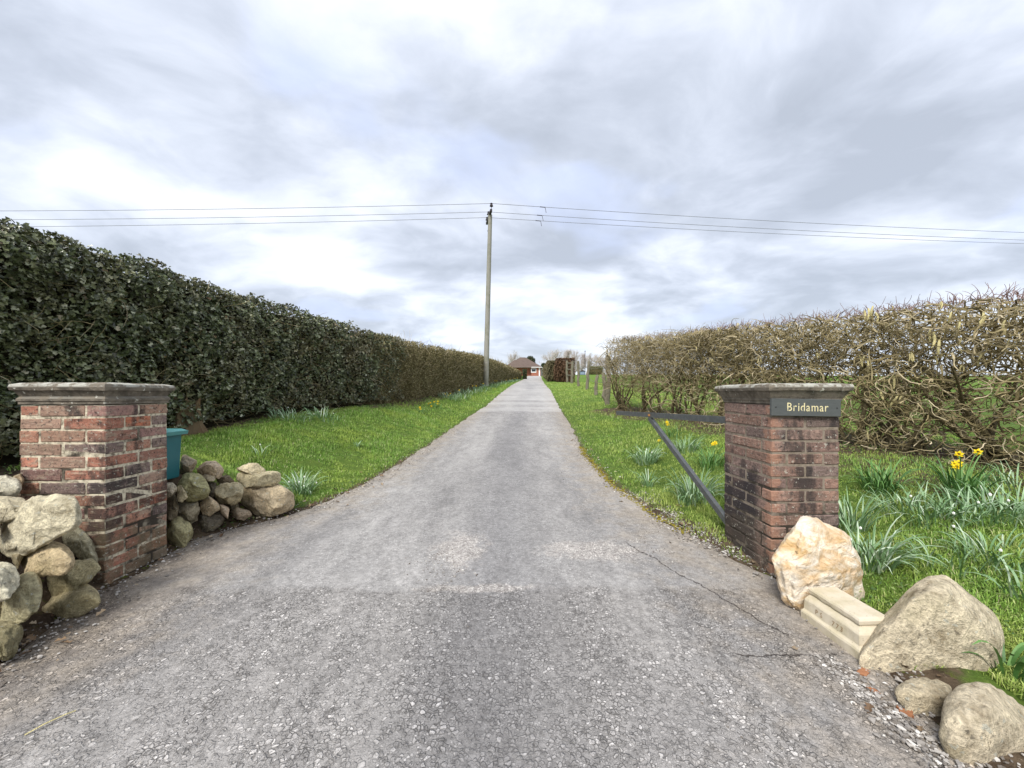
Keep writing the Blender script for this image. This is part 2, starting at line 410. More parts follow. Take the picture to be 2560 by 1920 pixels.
def m_cast(N):
    p = N.pos()
    a = N.noise(p, 9, 5, .6); b = N.noise(p, 90, 4, .7)
    col = N.mix(N.smooth(a, .35, .7), (.62, .55, .43), (.50, .44, .30))
    col = N.mix(N.smooth(b, .60, .70, 0, .6), col, (.25, .20, .13))
    return {'Base Color': col, 'Normal': N.bump(b, .4, .004)}
M_CAST = mat('cast_stone', m_cast, .85, .2)
def m_cap(N):
    p = N.pos(); x, y, z = N.xyz(p)
    a = N.noise(p, 16, 5, .65); b = N.noise(p, 80, 4, .7)
    col = N.mix(N.smooth(a, .35, .68), (.21, .18, .14), (.095, .082, .065))
    nz = N.xyz(N.new('ShaderNodeNewGeometry').outputs['Normal'])[2]
    rim = N.math('MAXIMUM', N.smooth(z, 1.140, 1.155), N.smooth(nz, .5, .8))
    col = N.mix(N.math('MULTIPLY', rim, N.smooth(a, .42, .58)), col, (.47, .46, .40))
    col = N.mix(N.smooth(N.noise(p, 30, 4), .64, .69, 0, .8), col, (.52, .51, .44))
    col = N.mix(N.smooth(b, .6, .7, 0, .5), col, (.04, .035, .03))
    return {'Base Color': col, 'Normal': N.bump(N.math('ADD', a, b), .6, .008)}
M_CAP = mat('weathered_coping', m_cap, .9, .2)

def m_leaf(c0, c1, c2, rough, spec, var=1.0):
    def f(N):
        g = N.new('ShaderNodeNewGeometry')
        r = g.outputs['Random Per Island']
        p = N.pos()
        col = N.ramp(r, [(0, c0), (.5, c1), (1, c2)])
        col = N.mix(1.0, col, N.ramp(N.noise(p, 1.3, 4, .6), [(.3, .7), (.7, 1.3)]), 'MULTIPLY')
        return {'Base Color': col, 'Subsurface Weight': 0.0}
    return f
def leaf_mat(name, c0, c1, c2, rough=.5, spec=.4):
    return mat(name, m_leaf(c0, c1, c2, rough, spec), rough, spec)
def m_holly(N):
    r = N.new('ShaderNodeNewGeometry').outputs['Random Per Island']; p = N.pos()
    col = N.ramp(r, [(0, (.026, .034, .012)), (.45, (.082, .104, .040)), (.70, (.140, .165, .070)), (.88, (.25, .275, .15)), (.97, (.46, .47, .33)), (1, (.22, .13, .06))])  # palest greens are leaf glints put into the colour
    brn = N.smooth(N.noise(p, 1.6, 5, .65), .46, .62)
    y = N.xyz(p)[1]
    col = N.mix(N.math('MULTIPLY', brn, N.smooth(y, 3.0, 8.0, .35, .75)), col, N.ramp(r, [(0, (.070, .052, .024)), (.6, (.155, .132, .062)), (1, (.32, .27, .16))]))
    return {'Base Color': col}
M_HOLLY = mat('holly_leaf', m_holly, .32, .55)
M_HOLLYTOP = leaf_mat('holly_tip_leaf', (.07, .075, .03), (.11, .115, .05), (.17, .15, .09), .5, .4)
M_BOX = leaf_mat('clipped_leaf', (.085, .074, .028), (.19, .165, .070), (.33, .28, .145), .65, .25)
M_CONIFER = leaf_mat('conifer_leaf', (.025, .038, .014), (.045, .060, .024), (.075, .085, .04), .6, .2)
M_BEECH = leaf_mat('beech_leaf', (.07, .040, .024), (.125, .070, .040), (.19, .115, .065), .7, .2)
M_PRIVET = leaf_mat('olive_hedge_leaf', (.085, .075, .035), (.15, .13, .065), (.22, .19, .11), .7, .2)
M_DARK = mat('hedge_blocking_core', lambda N: N.mix(N.noise(N.pos(), 14, 4, .7), (.010, .010, .006), (.045, .038, .022)), 1, 0)  # near-black fill for the core added to block light
M_DARK2 = mat('clipped_hedge_blocking_core', lambda N: N.mix(N.noise(N.pos(), 9, 5, .7), (.07, .058, .028), (.17, .14, .07)), 1, 0)
M_DARK3 = mat('beech_hedge_blocking_core', lambda N: N.mix(N.noise(N.pos(), 6, 5, .7), (.05, .03, .018), (.10, .06, .036)), 1, 0)
def m_twig(N):
    r = N.new('ShaderNodeNewGeometry').outputs['Random Per Island']
    p = N.pos()
    col = N.ramp(r, [(0, (.10, .078, .034)), (.35, (.22, .175, .082)), (.7, (.38, .31, .165)), (1, (.58, .49, .33))])  # palest tones are highlights on the twigs, put into the colour
    col = N.mix(N.smooth(N.noise(p, 12, 4, .6), .45, .7, 0, .6), col, (.14, .125, .05))
    return {'Base Color': col}
M_TWIG = mat('hazel_bark', m_twig, .75, .3)
M_TIP = mat('hazel_shoot_bark', lambda N: N.ramp(N.new('ShaderNodeNewGeometry').outputs['Random Per Island'], [(0, (.14, .07, .05)), (1, (.27, .17, .14))]), .7, .3)
M_TRUNK = mat('mossy_trunk_bark', lambda N: {'Base Color': N.mix(N.noise(N.scalev(N.pos(), (1, 1, .3)), 30, 5, .7), (.06, .048, .022), (.22, .18, .10)), 'Normal': N.bump(N.noise(N.scalev(N.pos(), (1, 1, .25)), 45, 4), .9, .02)}, .9, .2)
M_CATKIN = mat('catkin', lambda N: {'Base Color': N.mix(N.noise(N.objc(), 260, 3), (.52, .44, .18), (.82, .73, .40)), 'Normal': N.bump(N.voro(N.objc(), 420), .9, .003)}, .8, .2)
def m_blade(N):
    r = N.new('ShaderNodeNewGeometry').outputs['Random Per Island']
    p = N.pos()
    col = N.ramp(r, [(0, (.10, .215, .030)), (.4, (.19, .36, .05)), (.8, (.27, .42, .085)), (.93, (.45, .52, .20)), (1, (.60, .55, .36))])
    col = N.mix(N.smooth(N.noise(p, 1.5, 4, .6), .40, .68, 0, .75), col, (.36, .45, .08))
    col = N.mix(N.smooth(N.noise(p, 2.6, 3, .6), .50, .75, 0, .45), col, (.05, .13, .018))
    yel = N.math('MULTIPLY', N.smooth(N.xyz(p)[0], .5, 1.5), N.smooth(N.noise(p, 1.1, 4, .6), .40, .60, .1, .6))
    col = N.mix(yel, col, N.mix(r, (.20, .27, .05), (.50, .54, .16)))
    return {'Base Color': col}
M_BLADE = mat('grass_blade', m_blade, .6, .3)
M_STRAP = mat('bulb_leaf', lambda N: {'Base Color': N.ramp(N.new('ShaderNodeNewGeometry').outputs['Random Per Island'], [(0, (.10, .20, .07)), (.5, (.21, .34, .16)), (.85, (.38, .50, .32)), (1, (.62, .70, .56))])}, .42, .5)
M_STRAPG = mat('green_bulb_leaf', lambda N: {'Base Color': N.ramp(N.new('ShaderNodeNewGeometry').outputs['Random Per Island'], [(0, (.05, .13, .03)), (.6, (.10, .22, .05)), (1, (.17, .30, .09))])}, .5, .4)
M_YELLOW = mat('daffodil_petal', lambda N: (.83, .62, .02, 1), .6, .2)
M_ORANGE = mat('daffodil_trumpet', lambda N: (.82, .54, .01, 1), .6, .2)
M_WHITE = mat('white_petal', lambda N: (.80, .80, .74, 1), .6, .2)
M_GRIT = mat('loose_stone', lambda N: N.ramp(N.new('ShaderNodeNewGeometry').outputs['Random Per Island'], [(0, (.12, .10, .08)), (.4, (.24, .22, .20)), (.8, (.42, .39, .35)), (1, (.70, .67, .62))]), .85, .2)
M_DEADLEAF = mat('dead_leaf', lambda N: N.ramp(N.new('ShaderNodeNewGeometry').outputs['Random Per Island'], [(0, (.09, .05, .03)), (.5, (.22, .15, .09)), (1, (.50, .42, .30))]), .8, .2)
M_MOSS = mat('moss', lambda N: N.mix(N.noise(N.pos(), 60, 3), (.12, .12, .015), (.34, .26, .04)), .95, .1)

def wood_mat(name, c0, c1, sc=30):
    return mat(name, lambda N: {'Base Color': N.mix(N.smooth(N.noise(N.pos(), 3, 4), .45, .65, 0, .4), N.mix(N.noise(N.scalev(N.pos(), (1, 1, .06)), sc, 5, .7), c0, c1), (.16, .165, .10)),
                                'Normal': N.bump(N.noise(N.scalev(N.pos(), (1, 1, .06)), sc * 1.4, 4), .7, .01)}, .9, .15)
M_POLE = wood_mat('utility_pole_wood', (.21, .20, .17), (.36, .345, .30), 16)
M_POST = wood_mat('old_post_wood', (.12, .10, .07), (.28, .25, .19))
M_STUMP = wood_mat('rotten_wood', (.07, .035, .018), (.25, .14, .07), 26)
def m_paint(N):
    p = N.pos(); a = N.noise(p, 28, 5, .7)
    col = N.mix(N.smooth(a, .4, .7), (.062, .068, .070), (.105, .112, .112))
    col = N.mix(N.smooth(N.noise(p, 75, 3), .66, .70), col, (.20, .09, .04))
    return {'Base Color': col, 'Normal': N.bump(a, .3, .003)}
M_PAINT = mat('worn_grey_paint', m_paint, .45, .5)
M_IRON = mat('dark_iron', lambda N: (.035, .025, .028, 1), .6, .4)
M_WIRE = mat('overhead_wire', lambda N: (.22, .22, .25, 1), .5, .4)
M_TEAL = mat('teal_plastic', lambda N: {'Base Color': N.mix(N.noise(N.pos(), 20, 4), (.010, .105, .125), (.020, .150, .165)), 'Roughness': .42}, .42, .5)
M_TEALLID = mat('faded_teal_plastic', lambda N: N.mix(N.noise(N.pos(), 25, 4), (.045, .20, .20), (.09, .29, .27)), .5, .5)
M_SLATE = mat('slate', lambda N: {'Base Color': N.mix(N.noise(N.scalev(N.pos(), (1, 1, 4)), 22, 5, .6), (.060, .066, .065), (.105, .112, .108)), 'Normal': N.bump(N.noise(N.pos(), 60, 4), .3, .002)}, .6, .4)
M_SLATEEDGE = mat('slate_edge', lambda N: (.33, .36, .36, 1), .6, .4)
def m_gilt(N):
    f = N.smooth(N.noise(N.pos(), 34, 3, .6), .57, .66)
    return N.mix(f, (.70, .62, .36), (.20, .20, .17))
M_GILT = mat('gilt_letters', m_gilt, .5, .4)
M_CARVE = mat('carved_mark', lambda N: (.30, .21, .12, 1), .9, .1)
M_SCREW = mat('screw', lambda N: (.03, .03, .03, 1), .5, .5)

# ------------------------------------------------------------------ ground sheet
def axis(segs):
    out_ = [segs[0][0]]
    for a, b, st in segs:
        n = max(1, round((b - a) / st)); out_ += list(a + (b - a) * np.arange(1, n + 1) / n)
    return np.array(out_)
gx_ = axis([(-900, -300, 100), (-300, -60, 20), (-60, -15, 3), (-15, -5.5, .5), (-5.5, 6.5, .08), (6.5, 15, .5), (15, 60, 3), (60, 300, 20), (300, 900, 100)])
gy_ = axis([(-60, -8, 6), (-8, 0, .5), (0, 8, .075), (8, 20, .2), (20, 60, 1), (60, 150, 4), (150, 400, 20), (400, 1400, 100)])
GX, GY = np.meshgrid(gx_, gy_)
GZ = ground_z(GX, GY)
near_m = (GY < 14) & (np.abs(GX) < 8)
GZ = GZ + near_m * .012 * rng.standard_normal(GX.shape) * (np.maximum(np.interp(GY, LY, LX) - GX, GX - np.interp(GY, RY, RX)) > .05)
def grid_faces(nx, ny):
    i = np.arange(nx - 1)[None, :] + nx * np.arange(ny - 1)[:, None]; i = i.ravel()
    return np.stack([i, i + 1, i + 1 + nx, i + nx], 1)
sl = np.interp(GY, LY, LX) - GX; sr = GX - np.interp(GY, RY, RX)
so = np.maximum(sl, sr)
soil = np.clip(1 - so / .16, 0, 1) * np.interp(GY, [3, 6, 30], [.8, .55, .3])
soil = np.maximum(soil, np.clip(1 - (GX - hl(GY) - .05) / .45, 0, 1) * (GX < 0) * (GY < 62) * (GX > hl(GY) - 1.5))
soil = np.maximum(soil, np.clip(1.5 - np.abs(GX - hr(GY)) / np.where(GX < hr(GY), np.interp(GY, [2, 3, 5, 8], [1.3, 1.75, 1.3, .9]), .95), 0, 1) * (GY < 11.8) * (GY > .5))
soil = np.maximum(soil, np.clip(1.1 - sr / .40, 0, 1) * (GY < 4.2) * (sr > 0) * np.interp(GY, [2.8, 4.2], [1, .3]))
soil = np.maximum(soil, ((GX < -2.2) & (GY < 3.0) & (GY > .5)) * .85)
soil = np.maximum(soil, np.clip(1.3 - np.hypot(GX + 2.35, GY - 3.1) / .55, 0, 1) * 1.5)
soil = np.where(GY < 95, soil, 0)
ground = mesh_np('ground', np.stack([GX, GY, GZ], -1).reshape(-1, 3), grid_faces(len(gx_), len(gy_)), M_GROUND, smooth=True, attrs={'soil': soil.ravel()})
tag(ground, kind='structure')

# ------------------------------------------------------------------ driveway
dy = axis([(-6, .3, .3), (.3, 8, .04), (8, 25, .15), (25, 110, 1)])
nu = 61
u = np.linspace(0, 1, nu)
ln = np.array([mnoise.noise((0, q * 2.3, 5)) * .09 + mnoise.noise((0, q * 9, 1)) * .035 for q in dy])
rn = np.array([mnoise.noise((9, q * 2.3, 5)) * .09 + mnoise.noise((9, q * 9, 1)) * .035 for q in dy])
Lx = np.interp(dy, LY, LX) + ln - .02; Rx = np.interp(dy, RY, RX) + rn + .02
DX = Lx[:, None] * (1 - u) + Rx[:, None] * u
DY = np.repeat(dy[:, None], nu, 1)
DZ = zp(dy)[:, None] + .004 + .008 * np.sin(DX * 3 + DY * 1.3) * np.sin(DY * 2.2) + .012 * (1 - (2 * u - 1) ** 2) - .02 * (np.abs(2 * u - 1) > .995)
drive = mesh_np('driveway', np.stack([DX, DY, DZ], -1).reshape(-1, 3), grid_faces(nu, len(dy)), M_TARMAC, smooth=True,
                attrs={'edge': np.repeat(np.abs(2 * u - 1)[None], len(dy), 0).ravel()})
tag(drive, kind='structure')

# ------------------------------------------------------------------ brick piers
def brick_mesh(seed):
    r = random.Random(seed)
    bm = bmesh.new(); box(bm, (0, 0, 0), (1, 1, 1))
    # bevel in real proportions: scale to brick size first
    for v in bm.verts: v.co = Vector((v.co.x * .225, v.co.y * .1025, v.co.z * .064))
    bmesh.ops.bevel(bm, geom=list(bm.edges), offset=.004 + r.random() * .003, segments=1, affect='EDGES')
    for v in bm.verts: v.co += Vector([r.uniform(-.0022, .0022) for _ in range(3)])
    me = bpy.data.meshes.new('brick'); bm.to_mesh(me); bm.free(); me.materials.append(M_BRICK)
    return me
BRICKS = [brick_mesh(i) for i in range(9)]
PAL_L = [(.38, .165, .11), (.39, .195, .13), (.32, .16, .115), (.26, .15, .125), (.46, .165, .09), (.35, .21, .145), (.22, .155, .135), (.34, .22, .16), (.30, .20, .15)]
PAL_R = [(.215, .135, .110), (.23, .14, .112), (.19, .128, .108), (.25, .15, .115), (.175, .125, .108), (.235, .155, .125), (.27, .165, .125)]
def pier(x0, x1, y0, y1, label, pal, seed, cap_over):
    r = random.Random(seed)
    cx, cy = (x0 + x1) / 2, (y0 + y1) / 2; w, dp = x1 - x0, y1 - y0
    t = thing('brick_pier', (cx, cy, 0), label, 'brick pier')
    H = 1.045; n = 14; ch = H / n; j = .010
    bm = bmesh.new(); box(bm, (0, 0, H / 2 - .03), (w - .007, dp - .007, H + .05)); bm_obj('mortar', bm, M_MORTAR, t)
    hw = .1025 * w / .47
    for c in range(-1, n):
        z = (c + .5) * ch
        rows = []
        A = (c % 2 == 0)
        W_, D_ = (w, dp) if A else (dp, w)
        L = (W_ - j) / 2
        for sy in (-1, 1):
            for sx in (-1, 1): rows.append((sx * (L / 2 + j / 2), sy * (D_ / 2 - hw / 2), L, hw, 0))
        Lm = D_ - 2 * hw - 2 * j
        for sx in (-1, 1): rows.append((sx * (W_ / 2 - hw / 2), 0, Lm, hw, 1))
        for (bx, by, L_, w_, q) in rows:
            rot = pi / 2 * q
            if not A: bx, by = -by, bx; rot += pi / 2
            o = bpy.data.objects.new('brick', r.choice(BRICKS)); link(o, t)
            o.location = (bx + r.uniform(-.002, .002), by + r.uniform(-.002, .002), z + r.uniform(-.0015, .0015))
            o.rotation_euler = (r.uniform(-.008, .008), r.uniform(-.008, .008), rot + pi * r.randint(0, 1) + r.uniform(-.008, .008))
            o.scale = (L_ / .225, w_ / .1025, (ch - j) / .064 * r.uniform(.97, 1.02))
            o.color = (*r.choice(pal), 1)
    # moulded coping: stacked square rings
    prof = [(-.012, H), (.004, H), (.004, H + .014), (.010, H + .020), (.010, H + .032), (cap_over - .026, H + .046), (cap_over - .018, H + .062), (cap_over - .012, H + .074), (cap_over - .012, H + .078),
            (cap_over, H + .082), (cap_over + .004, H + .100), (cap_over, H + .116), (cap_over - .012, H + .120), (.0, H + .126)]
    V, Fc = [], []
    nseg = 9
    for k, (o_, z) in enumerate(prof):
        hx, hy = w / 2 + o_, dp / 2 + o_
        ring = []
        for s in range(4):
            a = [(-hx, -hy), (hx, -hy), (hx, hy), (-hx, hy)][s]; b = [(hx, -hy), (hx, hy), (-hx, hy), (-hx, -hy)][s]
            for q in range(nseg):
                f = q / nseg; ring.append((a[0] + (b[0] - a[0]) * f, a[1] + (b[1] - a[1]) * f, z))
        for v in ring:
            nn = mnoise.noise(Vector((v[0] * 9 + seed, v[1] * 9, z * 20))) * .005
            V.append((v[0] * (1 + nn), v[1] * (1 + nn), v[2] + nn * .6))
    m4 = 4 * nseg
    for k in range(len(prof) - 1):
        for q in range(m4):
            Fc.append((k * m4 + q, k * m4 + (q + 1) % m4, (k + 1) * m4 + (q + 1) % m4, (k + 1) * m4 + q))
    V.append((0, 0, prof[-1][1] + .004)); ctr = len(V) - 1; k = len(prof) - 1
    Ft = [(k * m4 + q, k * m4 + (q + 1) % m4, ctr) for q in range(m4)]
    mesh_np('coping', V, [np.array(Fc), np.array(Ft)], M_CAP, t, world=False)
    return t
pier(-2.847, -2.352, 2.18, 2.575, 'wide red brick gate pier with lichened coping left of the drive, stones heaped against it', PAL_L, 3, .026)
pier(1.575, 1.988, 2.29, 2.80, 'dark brick gate pier with the slate name plate on the right of the drive', PAL_R, 8, .044)

# ------------------------------------------------------------------ name plate
FY = 2.29 - .002
c0 = P(1921, 999, FY); c1 = P(2099, 1040, FY)
PX0, PX1, PZ0, PZ1 = 1.562, 1.978, P(1900, 1040, FY)[2], P(1900, 997, FY)[2]
plate = thing('name_plate', ((PX0 + PX1) / 2, FY - .011, (PZ0 + PZ1) / 2), 'slate house name plate reading Bridamar in gilt letters, on the right pier', 'name plate')
plate.rotation_euler = (0, radians(.9), 0)
pw_, ph_ = PX1 - PX0, PZ1 - PZ0
bm = bmesh.new(); box(bm, (0, 0, 0), (pw_, .020, ph_), .002); bm_obj('slab', bm, M_SLATE, plate)
for sx in (-1, 1):
    bm = bmesh.new(); cyl(bm, (sx * (pw_ / 2 - .024), -.0098, 0), (sx * (pw_ / 2 - .024), -.0125, 0), .0045, .004, 10); bm_obj('screw', bm, M_SCREW, plate)
def text_mesh(name, body, size, m, ext=.0006):
    cu = bpy.data.curves.new(name, 'FONT'); cu.body = body; cu.size = size; cu.extrude = ext; cu.resolution_u = 3
    tmp = bpy.data.objects.new(name, cu); COL.objects.link(tmp)
    bpy.context.view_layer.update()
    me = bpy.data.meshes.new_from_object(tmp.evaluated_get(bpy.context.evaluated_depsgraph_get()))
    bpy.data.objects.remove(tmp); bpy.data.curves.remove(cu)
    me.materials.clear(); me.materials.append(m); me.name = name
    return me
xcur = -.116
ts = .073
for chh in 'Bridamar':
    me = text_mesh('letter', chh, ts, M_GILT)
    xs = [v.co.x for v in me.vertices]; w_ = max(xs) - min(xs); mn = min(xs)
    for v in me.vertices: v.co = Vector((v.co.x - mn, v.co.y, v.co.z))
    o = link(bpy.data.objects.new('letter', me), plate)
    o.location = (xcur, -.0107, -.022); o.rotation_euler = (radians(90), 0, 0); o.scale = (.84, 1, 1)
    xcur += w_ * .84 + .0085

# ------------------------------------------------------------------ stones
def stone(name, pts, d, th, color, parent=None, seed=0, rough=.03, boxy=.55, m=M_STONE, label=None, cat=None, group=None, nth=56, nph=24, facets=0, bottom=None, grow=.99):
    """a solid stone whose outline is pts (source px at distance d), th = half thickness along the line of sight"""
    Q = np.array([P(x, y, d) for x, y in pts]); c = Q.mean(0)
    pl = np.stack([Q[:, 0] - c[0], Q[:, 2] - c[2]], 1)
    ar = .5 * np.sum(pl[:, 0] * np.roll(pl[:, 1], -1) - np.roll(pl[:, 0], -1) * pl[:, 1])
    cr_ = pl[:, 0] * np.roll(pl[:, 1], -1) - np.roll(pl[:, 0], -1) * pl[:, 1]
    cen = np.array([np.sum((pl[:, 0] + np.roll(pl[:, 0], -1)) * cr_), np.sum((pl[:, 1] + np.roll(pl[:, 1], -1)) * cr_)]) / (6 * ar)
    pl = (pl - cen) * grow; c = c + np.array([cen[0], 0, cen[1]])
    th_ = np.arange(nth) * 2 * pi / nth
    rad = np.zeros(nth)
    for i, a in enumerate(th_):
        dx, dz = cos(a), sin(a); best = 0
        for k in range(len(pl)):
            p, q = pl[k], pl[(k + 1) % len(pl)]; e = q - p
            den_ = dx * e[1] - dz * e[0]
            if abs(den_) < 1e-9: continue
            t = (p[0] * e[1] - p[1] * e[0]) / den_; s = (p[0] * dz - p[1] * dx) / den_
            if t > 0 and -1e-6 <= s <= 1 + 1e-6: best = max(best, t)
        rad[i] = best
    rad = .12 * np.roll(rad, 1) + .76 * rad + .12 * np.roll(rad, -1)
    ray = np.array([c[0], c[1]]); ray = ray / np.linalg.norm(ray)
    rr = random.Random(seed + 11)
    planes = []
    for _ in range(facets):
        nv = Vector((rr.uniform(-1, 1), rr.uniform(-1.2, -.2), rr.uniform(-.6, 1)) if grow > 1 else (rr.uniform(-.7, .7), -1, rr.uniform(-.3, .7))).normalized(); planes.append((nv, rr.uniform(.55, .85)))
    V = []
    size = rad.mean()
    for jn in range(nph + 1):
        ph = -pi / 2 + pi * jn / nph
        rs = max(cos(ph), 0) ** boxy; t = math.copysign(abs(sin(ph)) ** .85, sin(ph)) * th
        for i in range(nth):
            r0 = rad[i] * rs
            x = cos(th_[i]) * r0; z = sin(th_[i]) * r0
            v = Vector((x, t, z))
            for nv, dd in planes:
                # cut in normalised space
                q = Vector((x / size, t / th, z / size)); s = q.dot(nv) - dd
                if s > 0:
                    q -= nv * s * .85; x, t2, z = q.x * size, q.y * th, q.z * size; v = Vector((x, t2, z))
            w = v + Vector((seed * 3.1, seed * 1.7, 0))
            n1 = mnoise.fractal(w * (1.1 / size) , 1, 2, 3); n2 = mnoise.noise(w * (5 / size)); n3 = mnoise.noise(w * (13 / size))
            dsp = size * (n1 * rough * 2.2 + n2 * rough * .9 + n3 * rough * .4)
            nn = v.normalized() if v.length > 1e-6 else Vector((0, 1, 0))
            v = v + nn * dsp
            V.append((c[0] + v.x + ray[0] * v.y, c[1] + ray[1] * v.y, c[2] + v.z))
    V = np.array(V)
    if bottom is not None: V[:, 2] = np.maximum(V[:, 2], bottom)
    i = np.arange(nth)[None, :] + nth * np.arange(nph)[:, None]
    nx_ = (np.arange(nth) + 1) % nth; k2 = nx_[None, :] + nth * np.arange(nph)[:, None]
    Fq = np.stack([i, i + nth, k2 + nth, k2], -1).reshape(-1, 4)
    if parent is None:
        base = (float(c[0]), float(c[1]), float(V[:, 2].min()))
        V = V - np.array(base)
        o = mesh_np(name, V, Fq, m, None, smooth=True); o.location = base
        tag(o, label, cat, group)
    else:
        o = mesh_np(name, V, Fq, m, parent, smooth=True)
    if m is M_STONE: color = tuple(min(.66, q * 1.32 + .03) for q in color)
    o.color = (*color, 1)
    return o

S_PALE = (.46, .42, .33); S_GREY = (.40, .37, .29); S_GREEN = (.33, .30, .19); S_DARK = (.20, .17, .115); S_WARM = (.48, .39, .28); S_PINK = (.40, .29, .23)
def wall(tname, loc, label, Z, planef, stones, seed):
    t = thing(tname, loc, label, 'stone wall')
    for k, (pts, col, th, back, fac) in enumerate(stones):
        sp = [Z(*q) for q in pts]
        ux = np.mean([q[0] for q in sp]); uy = np.mean([q[1] for q in sp]); uu = (ux - CX) / F_
        d = planef(uu); zc_ = HC - (uy - HY) / F_ * d
        d = d + .30 * max(zc_, 0) + back
        stone('stone', sp, d, th, col, t, seed=seed + k, rough=.072, boxy=.36, facets=fac + 2, nth=60, nph=26, grow=1.04)
    return t
W1 = [
 ([(-60,1085),(-50,1000),(0,960),(50,910),(140,830),(200,795),(300,790),(380,805),(388,850),(405,880),(410,915),(350,960),(250,1010),(150,1060),(60,1090)], (.46,.43,.34), .13, -.05, 2),
 ([(-60,700),(30,690),(90,705),(108,740),(95,780),(30,805),(-60,805)], (.42,.41,.36), .12, .25, 0),
 ([(-60,810),(60,800),(130,810),(150,835),(115,875),(40,905),(-60,925)], S_GREY, .12, .1, 1),
 ([(320,1000),(390,930),(430,950),(465,1020),(505,1090),(508,1128),(460,1130),(380,1075),(325,1050)], (.30,.29,.22), .10, .05, 4),
 ([(100,1110),(150,1060),(250,1045),(320,1050),(375,1095),(382,1135),(340,1170),(240,1188),(140,1184),(105,1150)], (.40,.33,.22), .12, -.06, 0),
 ([(195,1210),(300,1180),(400,1140),(480,1128),(522,1160),(500,1215),(420,1265),(300,1300),(215,1305),(190,1260)], S_GREEN, .12, .02, 2),
 ([(-60,1160),(30,1150),(80,1178),(97,1220),(70,1272),(20,1298),(-60,1315)], (.46,.45,.38), .12, -.05, 0),
 ([(5,1385),(35,1290),(90,1230),(140,1195),(200,1218),(220,1280),(192,1350),(130,1402),(60,1440),(15,1430)], (.33,.31,.21), .13, -.02, 1),
 ([(135,1445),(190,1380),(280,1318),(380,1278),(450,1262),(502,1298),(514,1332),(430,1385),(330,1445),(230,1495),(160,1508)], (.36,.32,.21), .13, .02, 2),
 ([(-60,1480),(60,1465),(122,1500),(112,1572),(20,1650),(-60,1650)], (.17,.155,.10), .12, .0, 4),
 ([(-60,1300),(0,1300),(18,1400),(60,1450),(120,1440),(130,1490),(60,1480),(-60,1490)], S_DARK, .09, .08, 2),
 ([(-60,925),(10,925),(-10,970),(-60,1000)], S_DARK, .08, .1, 1),
 ([(60,1090),(160,1062),(110,1110),(90,1160),(60,1150)], S_DARK, .07, .06, 1),
 ([(370,925),(420,900),(460,950),(430,960),(395,940),(340,975)], (.10,.085,.06), .06, .12, 1),
 ([(66,690),(105,675),(125,700),(110,745),(75,740)], (.30,.24,.17), .07, .3, 1),
]
wall('dry_stone_wall', (-2.5, 1.8, 0), 'heap of rounded mossy stones in front of the left pier, big flat slab on top', Z1,
     lambda uu: 1.4125 / (-uu - .45), W1, 20)
W2 = [
 ([(128,1242),(133,1080),(170,1000),(230,983),(300,1030),(355,1100),(358,1160),(300,1205),(220,1250)], (.31,.29,.17), .14, 0, 1),
 ([(188,680),(220,640),(300,613),(380,628),(442,668),(468,720),(452,782),(380,812),(290,833),(238,760)], (.32,.31,.17), .14, .0, 1),
 ([(203,730),(240,708),(272,760),(292,800),(250,842),(213,833)], (.36,.32,.22), .06, -.08, 1),
 ([(238,438),(290,468),(367,503),(372,542),(330,602),(238,612)], (.42,.35,.27), .12, .12, 3),
 ([(382,565),(450,518),(530,515),(582,558),(608,600),(560,644),(450,630),(390,602)], (.40,.33,.26), .13, .1, 2),
 ([(668,606),(720,568),(800,528),(860,528),(922,568),(948,600),(900,614),(760,612)], (.47,.42,.31), .11, .06, 2),
 ([(652,655),(690,615),(850,610),(1000,598),(1058,613),(1068,672),(1020,708),(860,708),(720,692),(655,672)], (.42,.38,.27), .12, .0, 1),
 ([(507,740),(558,700),(722,696),(750,730),(743,832),(700,863),(558,858),(522,800)], (.37,.33,.23), .12, 0, 2),
 ([(748,730),(900,710),(1050,713),(1112,750),(1164,820),(1208,882),(1150,922),(1000,948),(850,958),(722,890),(738,830)], (.43,.36,.26), .14, -.02, 3),
 ([(393,862),(450,803),(512,830),(552,870),(557,902),(480,953),(418,932)], S_WARM, .09, .0, 3),
 ([(183,900),(250,843),(372,848),(390,890),(372,1003),(300,1023),(198,972)], (.28,.25,.19), .11, .05, 4),
 ([(553,868),(600,883),(642,900),(626,988),(584,962)], (.40,.32,.25), .06, -.05, 2),
 ([(636,940),(700,898),(800,928),(834,966),(760,988),(658,988)], (.33,.27,.21), .09, .0, 1),
 ([(112,700),(170,688),(207,740),(202,792),(150,808),(115,790)], (.44,.40,.33), .07, -.06, 2),
 ([(402,640),(450,620),(522,630),(518,662),(430,671)], (.33,.29,.22), .08, .06, 1),
 ([(345,1000),(440,945),(565,945),(605,1000),(565,1055),(420,1096),(350,1085)], (.12,.105,.085), .09, .04, 2),
 ([(125,810),(190,798),(218,870),(203,965),(160,1003),(125,965)], (.20,.17,.12), .09, .04, 2),
 ([(440,690),(530,690),(520,740),(510,800),(450,800),(455,740)], (.14,.12,.09), .09, .12, 2),
 ([(300,820),(380,815),(450,800),(420,850),(390,870),(300,850)], (.13,.11,.08), .08, .12, 2),
 ([(530,640),(640,630),(690,690),(560,695)], (.17,.14,.10), .08, .14, 1),
 ([(550,845),(740,845),(720,895),(640,900)], (.10,.085,.06), .07, .12, 1),
]
wall('dry_stone_wall', (-2.2, 3.1, 0), 'low retaining wall of pale stones running from behind the left pier to the grass verge', Z2,
     lambda uu: 3.954 / (.564 - uu), W2, 60)

